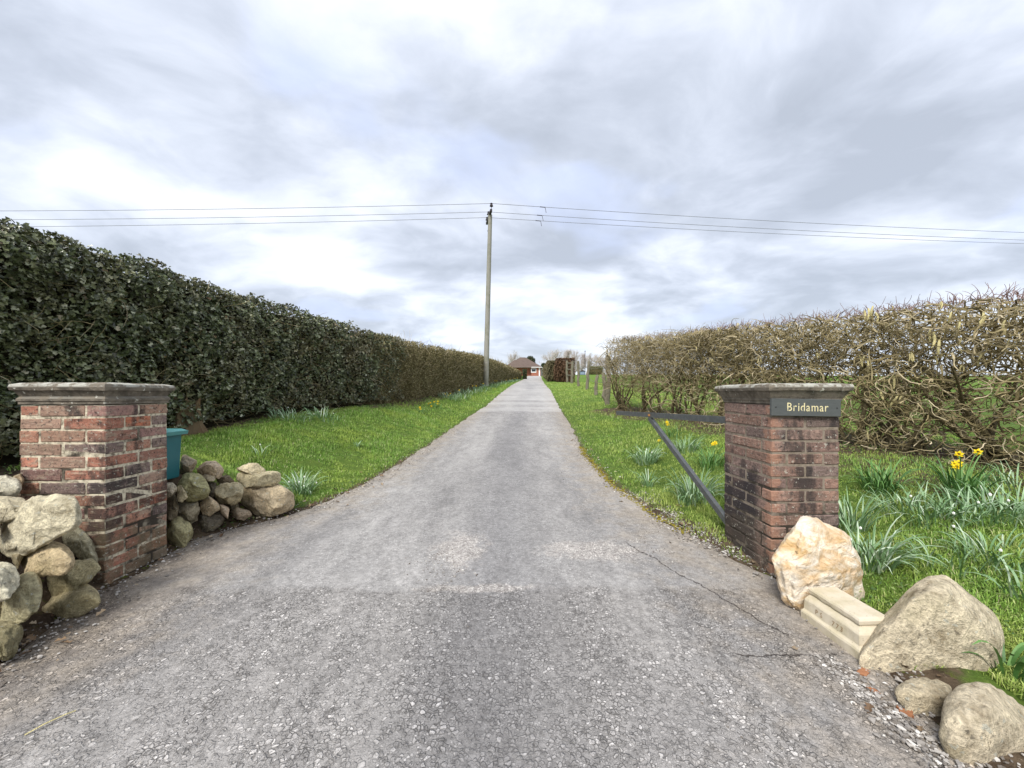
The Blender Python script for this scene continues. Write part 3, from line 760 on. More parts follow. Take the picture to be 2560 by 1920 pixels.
def Zs(pts, Z): return [Z(*q) for q in pts]
stone('boulder', Zs([(172,375),(240,290),(300,220),(345,135),(400,140),(500,175),(600,215),(665,265),(683,340),(690,410),(720,490),(735,560),(747,620),(700,672),(600,700),(480,700),(390,690),(320,665),(240,600),(200,530),(185,440)], Z4),
      2.02, .17, (1, 1, 1), seed=3, rough=.055, boxy=.42, m=M_SAND, facets=7, nth=110, nph=50,
      label='angular golden sandstone boulder leaning on the front of the right pier', cat='boulder')
stone('boulder', Zs([(685,985),(700,930),(770,850),(870,750),(950,650),(1040,550),(1130,508),(1230,508),(1290,550),(1380,620),(1480,690),(1550,750),(1580,810),(1580,900),(1560,990),(1490,1100),(1400,1180),(1250,1215),(1100,1210),(950,1205),(840,1115),(740,1060)], Z4),
      1.60, .19, (.45, .405, .325), seed=5, rough=.024, boxy=.40, facets=1, nth=96, nph=44,
      label='largest smooth grey boulder, egg shaped, on the grass beside the carved block', cat='boulder')
stone('boulder', Zs([(915,1215),(985,1153),(1100,1160),(1240,1175),(1290,1210),(1260,1330),(1180,1390),(1080,1330),(950,1265)], Z4),
      1.36, .09, (.36, .32, .25), seed=7, rough=.06, boxy=.5, facets=3,
      label='small flat grey stone between the two big rounded boulders', cat='stone')
stone('boulder', Zs([(1185,1400),(1210,1290),(1280,1215),(1400,1190),(1480,1195),(1580,1250),(1708,1340),(1850,1420),(1950,1560),(1900,1700),(1750,1740),(1600,1700),(1400,1610),(1250,1505),(1200,1450)], Z4),
      1.24, .15, (.43, .385, .31), seed=9, rough=.03, boxy=.5, facets=2, nth=80, nph=40,
      label='rounded pale boulder lowest in the bottom right corner, nearest the camera', cat='boulder')

# ------------------------------------------------------------------ carved block
blk = thing('carved_block', (1.445, 1.73, .0), 'cream moulded stone block lying between the golden boulder and the big grey boulder', 'stone block')
prof = [(0, -.02), (0, .026), (.004, .033), (.012, .037), (.016, .041), (.020, .084), (.025, .091), (.043, .104), (.050, .106), (.050, .112), (.043, .115), (.042, .130), (.047, .137), (.056, .140)]
bm = bmesh.new(); ys_ = np.linspace(-.155, .15, 22); nP = len(prof)
rings = []
for k, yy in enumerate(ys_):
    ring = []
    for (px_, pz_) in prof:
        y2 = max(yy, -.155 + px_)
        cn = mnoise.noise(Vector((px_ * 30, y2 * 25, pz_ * 30))) * .0025
        ring.append(bm.verts.new((px_ + cn, y2, pz_ + cn)))
    for (px_, pz_) in reversed(prof):
        y2 = max(yy, -.155 + px_); ring.append(bm.verts.new((.19 - px_ * .15, y2, pz_)))
    rings.append(ring)
for a, b in zip(rings, rings[1:]):
    for q in range(2 * nP):
        bm.faces.new((a[q], b[q], b[(q + 1) % (2 * nP)], a[(q + 1) % (2 * nP)]))
for ring in (rings[0], rings[-1]):
    for q in range(nP - 1): bm.faces.new((ring[q], ring[q + 1], ring[2 * nP - 2 - q], ring[2 * nP - 1 - q]))
bmesh.ops.remove_doubles(bm, verts=bm.verts, dist=.00005)
bmesh.ops.recalc_face_normals(bm, faces=bm.faces)
bm_obj('moulded_body', bm, M_CAST, blk)
for txt, yy in (('P', .085), ('S', .058), ('7', -.005), ('7', -.026), ('3', -.047)):
    me = text_mesh('carved_letter', txt, .030, M_CARVE, .0004)
    o = link(bpy.data.objects.new('carved_letter', me), blk)
    # face leans back from (x .020, z .052) to (x .030, z .092)
    o.location = (.0162, yy, .050); o.rotation_euler = (radians(85), 0, radians(-90))
# upright board of the face leans: text stands a hair proud of it
blk.rotation_euler = (0, 0, radians(2))

# ------------------------------------------------------------------ teal letter box
tb = thing('post_box', (-2.745, 2.86, .455), 'teal plastic box with overhanging lid standing on stones behind the left pier', 'box')
bm = bmesh.new()
def frustum(bm, z0, z1, a0, b0, a1, b1):
    vv = [bm.verts.new((sx * a, sy * b, z)) for (a, b, z) in ((a0, b0, z0), (a1, b1, z1)) for sx, sy in ((-1, -1), (1, -1), (1, 1), (-1, 1))]
    for k in range(4): bm.faces.new((vv[k], vv[(k + 1) % 4], vv[4 + (k + 1) % 4], vv[4 + k]))
    bm.faces.new(vv[3::-1]); bm.faces.new(vv[4:])
frustum(bm, 0, .345, .142, .095, .152, .105)
bmesh.ops.bevel(bm, geom=list(bm.edges), offset=.006, segments=2, affect='EDGES'); bm_obj('body', bm, M_TEAL, tb)
bm = bmesh.new(); frustum(bm, .335, .362, .176, .128, .180, .132); frustum(bm, .3621, .378, .176, .127, .150, .105); bm_obj('lid', bm, M_TEALLID, tb)

# ------------------------------------------------------------------ swung-back barrier bar
gt = thing('gate_bar', (1.53, 2.70, 0.0), 'dark grey steel gate rail with diagonal strut, hinged on the right pier and swung back', 'gate')
def bar(name, a, b, w, h, m, par):
    a, b = np.array(a, float), np.array(b, float); t_ = (b - a) / np.linalg.norm(b - a)
    side = np.cross(t_, (0, 0, 1)); side /= np.linalg.norm(side); up = np.cross(side, t_)
    V = [p + side * sx * w / 2 + up * sz * h / 2 for p in (a, b) for sx, sz in ((-1, -1), (1, -1), (1, 1), (-1, 1))]
    Fq = np.array([(0, 1, 5, 4), (1, 2, 6, 5), (2, 3, 7, 6), (3, 0, 4, 7), (3, 2, 1, 0), (4, 5, 6, 7)])
    o = mesh_np(name, V, Fq, m, par)
    return o
r0 = np.array([1.59, 2.785, P(1800, 1050, 2.785)[2]]); r1 = P(1543, 1032, 5.0)
bar('rail', r0, r1, .030, .050, M_PAINT, gt)
f_ = .57; sa = r0 + (r1 - r0) * f_; sa[2] -= .03
sb = np.array([1.595, 2.785, P(1800, 1306, 2.785)[2]])
bar('strut', sa, sb, .034, .046, M_PAINT, gt)
M_RUST = mat('rusty_bolt', lambda N: (.30, .15, .05, 1), .8, .3)
bq = sa - np.array(gt.location); bm = bmesh.new(); cyl(bm, (bq[0] - .012, bq[1] - .018, bq[2] + .03), (bq[0] - .02, bq[1] - .034, bq[2] + .03), .014, None, 6); bm_obj('bolt', bm, M_RUST, gt)

# ------------------------------------------------------------------ utility pole and wires
pb = P(1049 * 1.1573, 960, 22.2); pbz = gz1(pb[0], 22.2)
pt_ = P(1059 * 1.1573, 537, 22.2)
up = thing('utility_pole', (pb[0], 22.2, pbz), 'tall weathered wooden electricity pole against the left hedge', 'utility pole')
bm = bmesh.new()
top = Vector((pt_[0] - pb[0], 0, pt_[2] - pbz))
cyl(bm, (0, 0, -.2), top, .165, .115, 16)
bm_obj('pole', bm, M_POLE, up, smooth=False)
INS = []
a0 = P(1228, 525, 21.6); a1 = P(1217, 559, 23.6)
bar('crossarm', a0, a1, .12, .13, M_IRON, up)
bar('steel_strut', P(1223, 540, 22.4) + (0, 0, -.0), P(1224.5, 562, 22.3), .04, .04, M_IRON, up)
for (ix, iy, dd) in ((1228.5, 511, 21.7), (1221.5, 532, 22.6), (1218, 546, 23.3)):
    q = P(ix, iy, dd) - np.array(up.location)
    bm = bmesh.new()
    cyl(bm, (q[0], q[1], q[2] - .30), (q[0], q[1], q[2] - .02), .018, None, 6)
    bm_obj('pin', bm, M_IRON, up)
    bm = bmesh.new()
    cyl(bm, (q[0], q[1], q[2] - .10), (q[0], q[1], q[2] - .02), .105, .075, 12)
    cyl(bm, (q[0], q[1], q[2] - .02), (q[0], q[1], q[2] + .05), .05, .085, 12)
    cyl(bm, (q[0], q[1], q[2] + .05), (q[0], q[1], q[2] + .09), .06, .03, 12)
    bm_obj('insulator', bm, M_IRON, up)
    INS.append(q + np.array(up.location) + (0, 0, .06))
bm = bmesh.new(); cyl(bm, (.11, -.02, top.z - .95), (.16, -.02, top.z - .95), .03, None, 8); bm_obj('bolt', bm, M_IRON, up)
def tube(pts, r, sides=4):
    """vectorised tubes: pts (N,K,3), r (N,K)"""
    pts = np.asarray(pts, float); N_, K = pts.shape[:2]; r = np.broadcast_to(r, (N_, K))
    t = np.gradient(pts, axis=1); t /= np.linalg.norm(t, axis=2, keepdims=True) + 1e-9
    ref = np.where(np.abs(t[..., 2:3]) > .9, np.array([1., 0, 0]), np.array([0, 0, 1.]))
    n = np.cross(t, ref); n /= np.linalg.norm(n, axis=2, keepdims=True) + 1e-9
    b = np.cross(t, n)
    a = np.arange(sides) * 2 * pi / sides
    V = pts[:, :, None] + r[:, :, None, None] * (n[:, :, None] * np.cos(a)[None, None, :, None] + b[:, :, None] * np.sin(a)[None, None, :, None])
    idx = np.arange(N_ * K * sides).reshape(N_, K, sides)
    i0 = idx[:, :-1]; i1 = idx[:, 1:]
    Fq = np.stack([i0, np.roll(i0, -1, 2), np.roll(i1, -1, 2), i1], -1).reshape(-1, 4)
    return V.reshape(-1, 3), Fq
names = ['highest', 'middle', 'lowest']
left_t = [(0, 527), (0, 549), (0, 567)]; right_t = [(2560, 581), (2560, 600), (2560, 609)]
for k in range(3):
    for side, (tx, ty) in (('left', left_t[k]), ('right', right_t[k])):
        dd = INS[k][1] + (.6 if side == 'left' else 2.5)
        a = INS[k]; b = P(tx, ty, dd)
        tt = np.linspace(0, 1.6, 40)[:, None]
        line = a + (b - a) * tt; line[:, 2] -= (tt[:, 0] * (1 - tt[:, 0])) * (.35 if side == 'left' else .55)
        V, Fq = tube(line[None], .013, 5)
        V = V - INS[k]
        o = mesh_np('overhead_wire', V, Fq, M_WIRE); o.location = INS[k]
        tag(o, f'{names[k]} of the three overhead wires running {side} from the electricity pole', 'wire', 'overhead wires')
        if side == 'right':
            q = line[2]
            bm = bmesh.new(); cyl(bm, (0, 0, 0), (.32, .02, -.02), .022, None, 6); cyl(bm, (.32, .02, -.02), (.38, .02, -.34), .014, None, 6)
            cl = bm_obj('wire_clamp', bm, M_IRON, o); cl.location = q - INS[k]

# ------------------------------------------------------------------ leafy hedges
def leaf_shape(kind):
    if kind == 'holly':      # spiky outline, folded along the rib
        V = [(0, 0, -.02), (.42, .22, .16), (.17, .46, .02), (.36, .74, .14), (0, 1.08, -.10), (-.36, .74, .14), (-.17, .46, .02), (-.42, .22, .16)]
        F = [(0, 1, 2), (2, 3, 4), (0, 2, 4), (0, 4, 6), (4, 5, 6), (6, 7, 0)]
    else:
        V = [(0, 0, 0), (.26, .5, .06), (0, 1, 0), (-.26, .5, .06)]
        F = [(0, 1, 2), (0, 2, 3)]
    return np.array(V, float), np.array(F)
def rot_frames(n, outward, spread, rg):
    """random leaf frames whose face normal leans towards `outward` (n,3)"""
    nrm = outward + spread * rg.standard_normal((n, 3)); nrm /= np.linalg.norm(nrm, axis=1, keepdims=True)
    t = rg.standard_normal((n, 3)); t -= nrm * np.sum(t * nrm, 1, keepdims=True); t /= np.linalg.norm(t, axis=1, keepdims=True)
    s = np.cross(t, nrm)
    return s, t, nrm
def scatter_leaves(P0, outward, size, kind, spread, rg):
    n = len(P0); LV, LF = leaf_shape(kind)
    s, t, nn = rot_frames(n, outward, spread, rg)
    V = P0[:, None] + size[:, None, None] * (s[:, None] * LV[None, :, 0:1] + (t[:, None] * (LV[None, :, 1:2] - .5)) + nn[:, None] * LV[None, :, 2:3])
    Fi = (LF[None] + (np.arange(n) * len(LV))[:, None, None]).reshape(-1, 3)
    return V.reshape(-1, 3), Fi
def lump(y, z, s=1.0):
    return (.10 * np.sin(y * 1.9 + 1) * np.sin(z * 3.1) + .08 * np.sin(y * 5.3 + z * 4 + 1.5 * np.sin(z * 6)) + .075 * np.sin(y * 11.1 - z * 9 + 2 * np.sin(y * 3)) + .05 * np.sin(y * 19 + z * 17)) * s
def hl_top(y):   # world z of the left hedge's clipped top
    return np.interp(y, [1, 2.5, 6, 9.5, 14.4, 22, 31, 45, 62], [2.53, 2.53, 2.59, 2.60, 2.83, 3.35, 3.75, 4.2, 4.65])
def hedge_strip(t, y0, y1, n_face, n_top, size, kind, m, m_core, depth=1.4, seed=1, spread=.7, top_m=None, core_in=.22, lum=1.0, skirt=.0):
    rg = np.random.default_rng(seed)
    # solid dark core added inside the leaves to block light
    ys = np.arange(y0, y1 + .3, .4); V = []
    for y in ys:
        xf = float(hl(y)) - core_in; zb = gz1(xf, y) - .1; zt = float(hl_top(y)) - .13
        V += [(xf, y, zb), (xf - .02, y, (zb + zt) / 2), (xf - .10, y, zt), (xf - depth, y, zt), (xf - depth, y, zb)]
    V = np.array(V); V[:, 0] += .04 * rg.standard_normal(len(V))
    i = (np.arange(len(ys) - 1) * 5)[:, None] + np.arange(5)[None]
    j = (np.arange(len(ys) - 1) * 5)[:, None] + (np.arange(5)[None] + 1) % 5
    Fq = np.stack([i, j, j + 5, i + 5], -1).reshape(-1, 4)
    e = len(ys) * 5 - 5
    mesh_np('hedge_blocking_core', V, [Fq, np.array([[0, 1, 3, 4][::-1], [e, e + 1, e + 3, e + 4]])], m_core, t)
    # face leaves; density follows distance so that leaves get larger and fewer further off
    def ysamp(n):
        q = rg.random(n); a = 1.0
        return (y0 + .0) * (y1 / y0) ** q if y1 / y0 > 1.8 else y0 + (y1 - y0) * q
    y = ysamp(n_face); hb = ground_z(hl(y), y); ht = hl_top(y)
    f = rg.random(n_face); z = hb + skirt + (ht - hb - skirt) * f
    dep = rg.random(n_face) ** 1.4 * .26
    batter = np.clip((z - ht + .35) / .35, 0, 1) ** 2 * .14
    x = hl(y) - dep - batter + lump(y, z, lum) * .6
    P0 = np.stack([x, y, z], 1)
    outw = np.tile(np.array([.85, -.25, .55]), (n_face, 1))
    sz = (size[0] + (size[1] - size[0]) * ((y - y0) / (y1 - y0))) * rg.uniform(.6, 1.25, n_face)
    V1, F1 = scatter_leaves(P0, outw, sz, kind, spread, rg)
    y = ysamp(n_top); x = hl(y) - .08 - rg.random(n_top) ** 1.4 * (depth - .1)
    tuft = np.maximum(0, np.sin(y * 11 + x * 9) * np.sin(y * 4.7 - x * 13)) * .035
    z = hl_top(y) - .14 + rg.random(n_top) * .13 + tuft + .04 * np.sin(y * 3.3) + .03 * np.sin(y * 7.7 + x * 3)
    sz = (size[0] + (size[1] - size[0]) * ((y - y0) / (y1 - y0))) * rg.uniform(.5, 1.1, n_top)
    V2, F2 = scatter_leaves(np.stack([x, y, z], 1), np.tile(np.array([.4, -.3, .8]), (n_top, 1)), sz, kind, spread * 1.3, rg)
    if top_m is None:
        o = mesh_np('foliage', np.concatenate([V1, V2]), np.concatenate([F1, F2 + len(V1)]), m, t); tag(o, kind='stuff')
    else:
        o = mesh_np('foliage', V1, F1, m, t); tag(o, kind='stuff')
        o = mesh_np('top_growth', V2, F2, top_m, t); tag(o, kind='stuff')
def wiggly(P0, D0, L, K, curl, rg, grav=0.0, up=0.0, er=.7):
    n = len(P0); pts = np.zeros((n, K, 3)); pts[:, 0] = P0; D = D0 / np.linalg.norm(D0, axis=1, keepdims=True)
    axis_ = rg.standard_normal((n, 3)); axis_ /= np.linalg.norm(axis_, axis=1, keepdims=True)
    st = (L / (K - 1))[:, None]
    for k in range(1, K):
        axis_ += er * rg.standard_normal((n, 3)); axis_ /= np.linalg.norm(axis_, axis=1, keepdims=True)
        D = D + curl * np.cross(axis_, D) + np.array([0, 0, up - grav]); D /= np.linalg.norm(D, axis=1, keepdims=True)
        pts[:, k] = pts[:, k - 1] + D * st
    return pts

hh = thing('holly_hedge', (-4.6, 5.5, gz1(-4.6, 5.5)), 'tall dark glossy holly hedge behind the left pier and along the left verge', 'hedge')
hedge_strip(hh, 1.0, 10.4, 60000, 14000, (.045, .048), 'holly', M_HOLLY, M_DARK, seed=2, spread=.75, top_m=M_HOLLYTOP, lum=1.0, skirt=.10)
rg = np.random.default_rng(31)
n = 900
y = rg.uniform(1.5, 9.7, n); z0 = ground_z(hl(y), y) + .05 + rg.random(n) ** 1.8 * 1.6
V, Fq = tube(wiggly(np.stack([hl(y) - .18, y, z0], 1), np.stack([.6 + 0 * y, rg.uniform(-1, 1, n), rg.uniform(-.4, .8, n)], 1), rg.uniform(.2, .5, n), 6, .35, rg), np.linspace(.004, .0015, 6)[None], 3)
tag(mesh_np('twig_growth', V, Fq, M_TWIG, hh), kind='stuff')

ch_ = thing('clipped_hedge', (-2.0, 20, gz1(-2.0, 20)), 'long clipped olive brown hedge carrying on from the holly up the drive past the pole', 'hedge')
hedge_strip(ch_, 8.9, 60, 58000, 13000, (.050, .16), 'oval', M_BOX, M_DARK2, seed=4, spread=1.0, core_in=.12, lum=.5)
n = 2600
y = 9.6 * (50 / 9.6) ** rg.random(n); z0 = ground_z(hl(y), y) + .05 + rg.random(n) * (hl_top(y) - ground_z(hl(y), y) - .1)
V, Fq = tube(wiggly(np.stack([hl(y) - .10, y, z0], 1), np.stack([.25 + 0 * y, rg.uniform(-1, 1, n), rg.uniform(-.2, .8, n)], 1), rg.uniform(.2, .45, n), 5, .3, rg), np.linspace(.005, .002, 5)[None] * (y / 12)[:, None], 3)
tag(mesh_np('twig_growth', V, Fq, M_TWIG, ch_), kind='stuff')

def blob_shrub(name, c, r, n, size, kind, m, label, cat, core_m, parent=None, boxy=1.0, seed=1):
    rg = np.random.default_rng(seed)
    t = thing(name, c, label, cat)
    v = rg.standard_normal((n, 3)); v /= np.linalg.norm(v, axis=1, keepdims=True)
    if boxy != 1: v = np.sign(v) * np.abs(v) ** boxy; v /= np.maximum(np.abs(v).max(1, keepdims=True), 1e-6) ** .8
    R = np.array(r); P0 = np.array(c) + (0, 0, R[2]) + v * R * (rg.uniform(.82, 1.04, (n, 1)))
    V, F = scatter_leaves(P0, v, size * rg.uniform(.6, 1.2, n), kind, .6, rg)
    tag(mesh_np('foliage', V, F, m, t), kind='stuff')
    bm = bmesh.new(); bmesh.ops.create_icosphere(bm, subdivisions=3, radius=1)
    for w in bm.verts:
        q = np.array(w.co)
        if boxy != 1: q = np.sign(q) * np.abs(q) ** boxy; q = q / max(np.abs(q).max(), 1e-6) ** .8
        w.co = Vector(q * R * .85) + Vector((0, 0, R[2]))
    bm_obj('shrub_blocking_core', bm, core_m, t)
    return t
# dark conifer where the left hedge ends
q = P(1315, 944, 58); zg = gz1(2.3, 58.5)
blob_shrub('conifer_shrub', (1.98, 59.0, zg - .1), (.32, .6, .85), 2200, .16, 'oval', M_CONIFER, 'dark green conifer shrub closing the far end of the left hedge', 'shrub', M_DARK, boxy=.6, seed=5)

# right clipped hedge beyond the fence: olive side along the drive, russet beech end
def box_hedge(x0, x1, y0, y1, h, label, name, m, core, n, size, seed, over=.0):
    rg = np.random.default_rng(seed)
    zb = gz1((x0 + x1) / 2, y0) 
    t = thing(name, ((x0 + x1) / 2, (y0 + y1) / 2, zb), label, 'hedge')
    sl_ = (gz1(x0, y1) - gz1(x0, y0)) / (y1 - y0); dr = (np.interp(y1, RY, RX) - np.interp(y0, RY, RX)) / (y1 - y0)
    def warp_(Pq):
        Pq = Pq.copy(); Pq[:, 2] += zb + (Pq[:, 1] - y0) * sl_; Pq[:, 0] += (Pq[:, 1] - y0) * dr; return Pq
    ns = [int(n * .45), int(n * .3), int(n * .25)]
    A = np.stack([np.full(ns[0], x0), rg.uniform(y0, y1, ns[0]), rg.random(ns[0]) * h], 1); A[:, 0] += lump(A[:, 1], A[:, 2]) * 1.3
    B = np.stack([rg.uniform(x0, x1, ns[1]), np.full(ns[1], y0), rg.random(ns[1]) * h], 1); B[:, 1] += lump(B[:, 0] * 2, B[:, 2]) * 1.3
    C_ = np.stack([rg.uniform(x0, x1, ns[2]), rg.uniform(y0, y1, ns[2]), np.full(ns[2], h) + .1 * rg.random(ns[2])], 1)
    # rounded bulge and shoulders
    for Q in (A, B):
        k = np.clip(np.sin(np.clip(Q[:, 2] / h, 0, 1) * pi), 0, 1) ** .5
    A[:, 0] += (1 - np.sin(np.clip(A[:, 2] / h, 0, 1) * pi) ** .4) * .35; B[:, 1] += (1 - np.sin(np.clip(B[:, 2] / h, 0, 1) * pi) ** .4) * .35
    Pq = np.concatenate([A, B, C_]); O = np.concatenate([np.tile([-.8, -.2, .4], (ns[0], 1)), np.tile([-.1, -.9, .4], (ns[1], 1)), np.tile([0, -.3, .9], (ns[2], 1))])
    V, F = scatter_leaves(warp_(Pq), O, size * rg.uniform(.6, 1.2, n if sum(ns) == n else sum(ns)), 'oval', .8, rg)
    tag(mesh_np('foliage', V, F, m, t), kind='stuff')
    i_ = .22
    Vc = np.array([(x, y, z) for z in (0, h - .12) for x, y in ((x0 + i_, y0 + i_), (x1 - i_, y0 + i_), (x1 - i_, y1), (x0 + i_, y1))], float)
    Vc[4:6, 1] += .1
    mesh_np('hedge_blocking_core', warp_(Vc), np.array([(0, 1, 5, 4), (1, 2, 6, 5), (2, 3, 7, 6), (3, 0, 4, 7), (4, 5, 6, 7)]), core, t)
    return t
box_hedge(3.75, 5.0, 40, 72, 2.15, 'far clipped olive hedge running up the right side of the drive to the bungalow', 'clipped_hedge', M_PRIVET, M_DARK2, 22000, .14, 11)
box_hedge(4.35, 6.1, 36.5, 39.6, 2.25, 'russet brown beech hedge block behind the fence posts right of the drive', 'beech_hedge', M_BEECH, M_DARK3, 9000, .13, 12)

# ------------------------------------------------------------------ hazel hedge
rg = np.random.default_rng(77)
hz_ = thing('hazel_hedge', (4.2, 6.5, gz1(4.2, 6.5)), 'bare contorted hazel hedge with twisted twigs and yellow catkins behind the right pier', 'hedge')
def hz_top(y): return np.interp(y, [1.8, 3.6, 5, 7.1, 9, 11.4], [1.95, 2.10, 2.22, 2.42, 2.55, 2.80])
# trunks
ty_ = [2.6, 3.2, 3.8, 4.35, 4.9, 5.5, 6.1, 6.8, 7.4, 8.1, 8.8, 9.5, 10.2, 10.9, 11.3]
tips = []
for k, yb in enumerate(ty_):
    nst = rg.integers(4, 7)
    for s in range(nst):
        x0 = float(hr(yb)) + rg.uniform(-.14, .14); y0 = yb + rg.uniform(-.14, .14); zb = gz1(x0, y0) - .03
        d0 = np.array([[rg.uniform(-.5, .5), rg.uniform(-.6, .6), 1.0]])
        Lh = float(hz_top(yb)) - zb
        K = 14; Lh *= .9
        pts = wiggly(np.array([[x0, y0, zb]]), d0, np.array([Lh * rg.uniform(.65, 1.0)]), K, .16, rg, up=.06)
        pts[..., 2] = np.minimum(pts[..., 2], hz_top(pts[..., 1]) - .05); r_ = np.linspace(rg.uniform(.020, .042), .006, K)
        V, Fq = tube(pts, r_[None], 7)
        mesh_np('trunk', V, Fq, M_TRUNK, hz_, smooth=True)
        tips.append(pts[0])
tips = np.concatenate(tips)
# boughs and twigs
def in_hedge(n, ylo, yhi, zlo=.28):
    y = rg.uniform(ylo, yhi, n); x = hr(y) + rg.uniform(-.55, .55, n)
    zb = ground_z(x, y); z = zb + zlo + (hz_top(y) - .12 - zb - zlo) * rg.random(n) ** .60
    return np.stack([x, y, z], 1)
def clampz(pts, over=.08):
    top_ = hz_top(pts[..., 1]) + over * .5 * (1 + np.sin(pts[..., 1] * 13 + pts[..., 0] * 7))
    pts[..., 2] = np.where(pts[..., 2] > top_ - .12, top_ - .12 + .35 * np.minimum(pts[..., 2] - top_ + .12, .35), pts[..., 2])
    lo = ground_z(pts[..., 0], pts[..., 1]) + .02; pts[..., 2] = np.maximum(pts[..., 2], lo)
    return pts
Vs, Fs, off = [], [], 0
def addt(pts, r, sides=3):
    global off
    V, Fq = tube(pts, r, sides); Vs.append(V); Fs.append(Fq + off); off += len(V)
n = 620
b0 = tips[rg.integers(0, len(tips), n)]
pb_ = wiggly(b0, np.stack([rg.uniform(-1, 1, n), rg.uniform(-1, 1, n), rg.uniform(.0, 1.2, n)], 1), rg.uniform(.4, .85, n), 14, .5, rg, up=.03, er=1.1)
addt(clampz(pb_), np.linspace(.010, .0035, 14)[None] * rg.uniform(.7, 1.3, n)[:, None], 5)
n = 8300
p0 = in_hedge(n, 2.4, 8.0, .62); n2_ = n // 2
sel = pb_.reshape(-1, 3)[rg.integers(0, pb_.size // 3, n2_)]; p0[:n2_] = np.where((sel[:, 1:2] < 8), sel, p0[:n2_])
pa = wiggly(p0, rg.standard_normal((n, 3)) * (1, 1, .6) + (0, 0, .12), rg.uniform(.14, .40, n), 11, rg.uniform(.30, .95, (n, 1)), rg, er=1.3)
addt(clampz(pa, .0), np.linspace(.0062, .0024, 11)[None] * rg.uniform(.5, 1.7, n)[:, None] ** 1.1)
n = 5600
p0 = in_hedge(n, 7.2, 11.45, .52); 
pa = wiggly(p0, rg.standard_normal((n, 3)) * (1, 1, .7) + (0, 0, .35), rg.uniform(.22, .5, n), 9, .30, rg, er=1.2)
addt(clampz(pa, .14), np.linspace(.0050, .0024, 9)[None] * rg.uniform(.6, 1.3, n)[:, None])
# low dangling twigs near the ground and by the pier
n = 650
y = rg.uniform(2.2, 7.5, n); x = hr(y) - rg.uniform(.2, 1.1, n) 
p0 = np.stack([x, y, ground_z(x, y) + rg.uniform(.05, .7, n)], 1)
pa = wiggly(p0, rg.standard_normal((n, 3)) * (1, 1, .4), rg.uniform(.2, .5, n), 14, .6, rg, er=1.2)
addt(clampz(pa), np.linspace(.0045, .0018, 14)[None])
tag(mesh_np('twig_growth', np.concatenate(Vs), np.concatenate(Fs), M_TWIG, hz_), kind='stuff')
# young shoots sticking out of the clipped top
n = 1500
y = 1.9 * (11.5 / 1.9) ** rg.random(n); x = hr(y) + rg.uniform(-.5, .5, n)
p0 = np.stack([x, y, hz_top(y) - .10], 1)
pa = wiggly(p0, np.stack([rg.uniform(-.7, .7, n), rg.uniform(-.7, .7, n), np.full(n, 1.)], 1), rg.uniform(.05, .17, n), 7, .26, rg)
V, Fq = tube(pa, np.linspace(.0036, .0015, 7)[None], 3)
tag(mesh_np('shoot_growth', V, Fq, M_TIP, hz_), kind='stuff')
# catkins
def catkin_mesh(seed):
    r = np.random.default_rng(seed); K = 9; tt = np.linspace(0, 1, K)
    pts = np.stack([.006 * np.sin(tt * 4 + seed), .005 * np.cos(tt * 3 + seed), -tt * .075], 1)[None]
    rr_ = (.0052 * np.sin(np.clip(tt * .94 + .06, 0, 1) * pi) ** .45 + .0008)[None]
    V, Fq = tube(pts, rr_, 7)
    V += r.standard_normal(V.shape) * .0004
    me = bpy.data.meshes.new('catkin'); me.from_pydata(V.tolist(), [], Fq.tolist()); me.materials.append(M_CATKIN)
    for p in me.polygons: p.use_smooth = True
    return me
CAT = [catkin_mesh(i) for i in range(4)]
base = np.array(hz_.location)
def put_catkin(q, s):
    o = link(bpy.data.objects.new('catkin', CAT[rg.integers(0, 4)]), hz_); o.location = q - base
    o.rotation_euler = (rg.uniform(-.2, .2), rg.uniform(-.2, .2), rg.uniform(0, 6)); o.scale = (s, s, s)
spots = [(2205, 975, 1.3), (2240, 940, 1.3), (2242, 985, 1.4), (2255, 985, 1.0), (2338, 830, 1.5), (2345, 850, 1.4), (2330, 822, 1.2), (2278, 880, 1.0), (2172, 770, 1.4), (2180, 765, 1.4), (2163, 775, 1.2), (2190, 780, 1.1), (2160, 890, 1.2), (2172, 900, 1.2), (2150, 888, 1.0), (2376, 780, 1.0), (2395, 800, 1.0), (2455, 780, 1.2), (2462, 790, 1.1), (2515, 800, 1.2), (2452, 885, 1.0), (2172, 1080, 1.0)]
for (px_, py_, s) in spots:
    uu = (px_ - CX) / F_; d = (5.56 - .45) / (uu + .2) ; q = P(px_, py_, d)
    put_catkin(q, s * 1.5)
for k in range(90):
    y = rg.uniform(2.3, 9.5); x = float(hr(y)) - rg.uniform(.25, .55); zb = gz1(x, y)
    z = zb + .5 + (float(hz_top(y)) - zb - .55) * rg.random()
    for s in range(rg.integers(1, 4)): put_catkin(np.array([x + rg.uniform(-.02, .02), y + rg.uniform(-.02, .02), z]), rg.uniform(.7, 1.25))

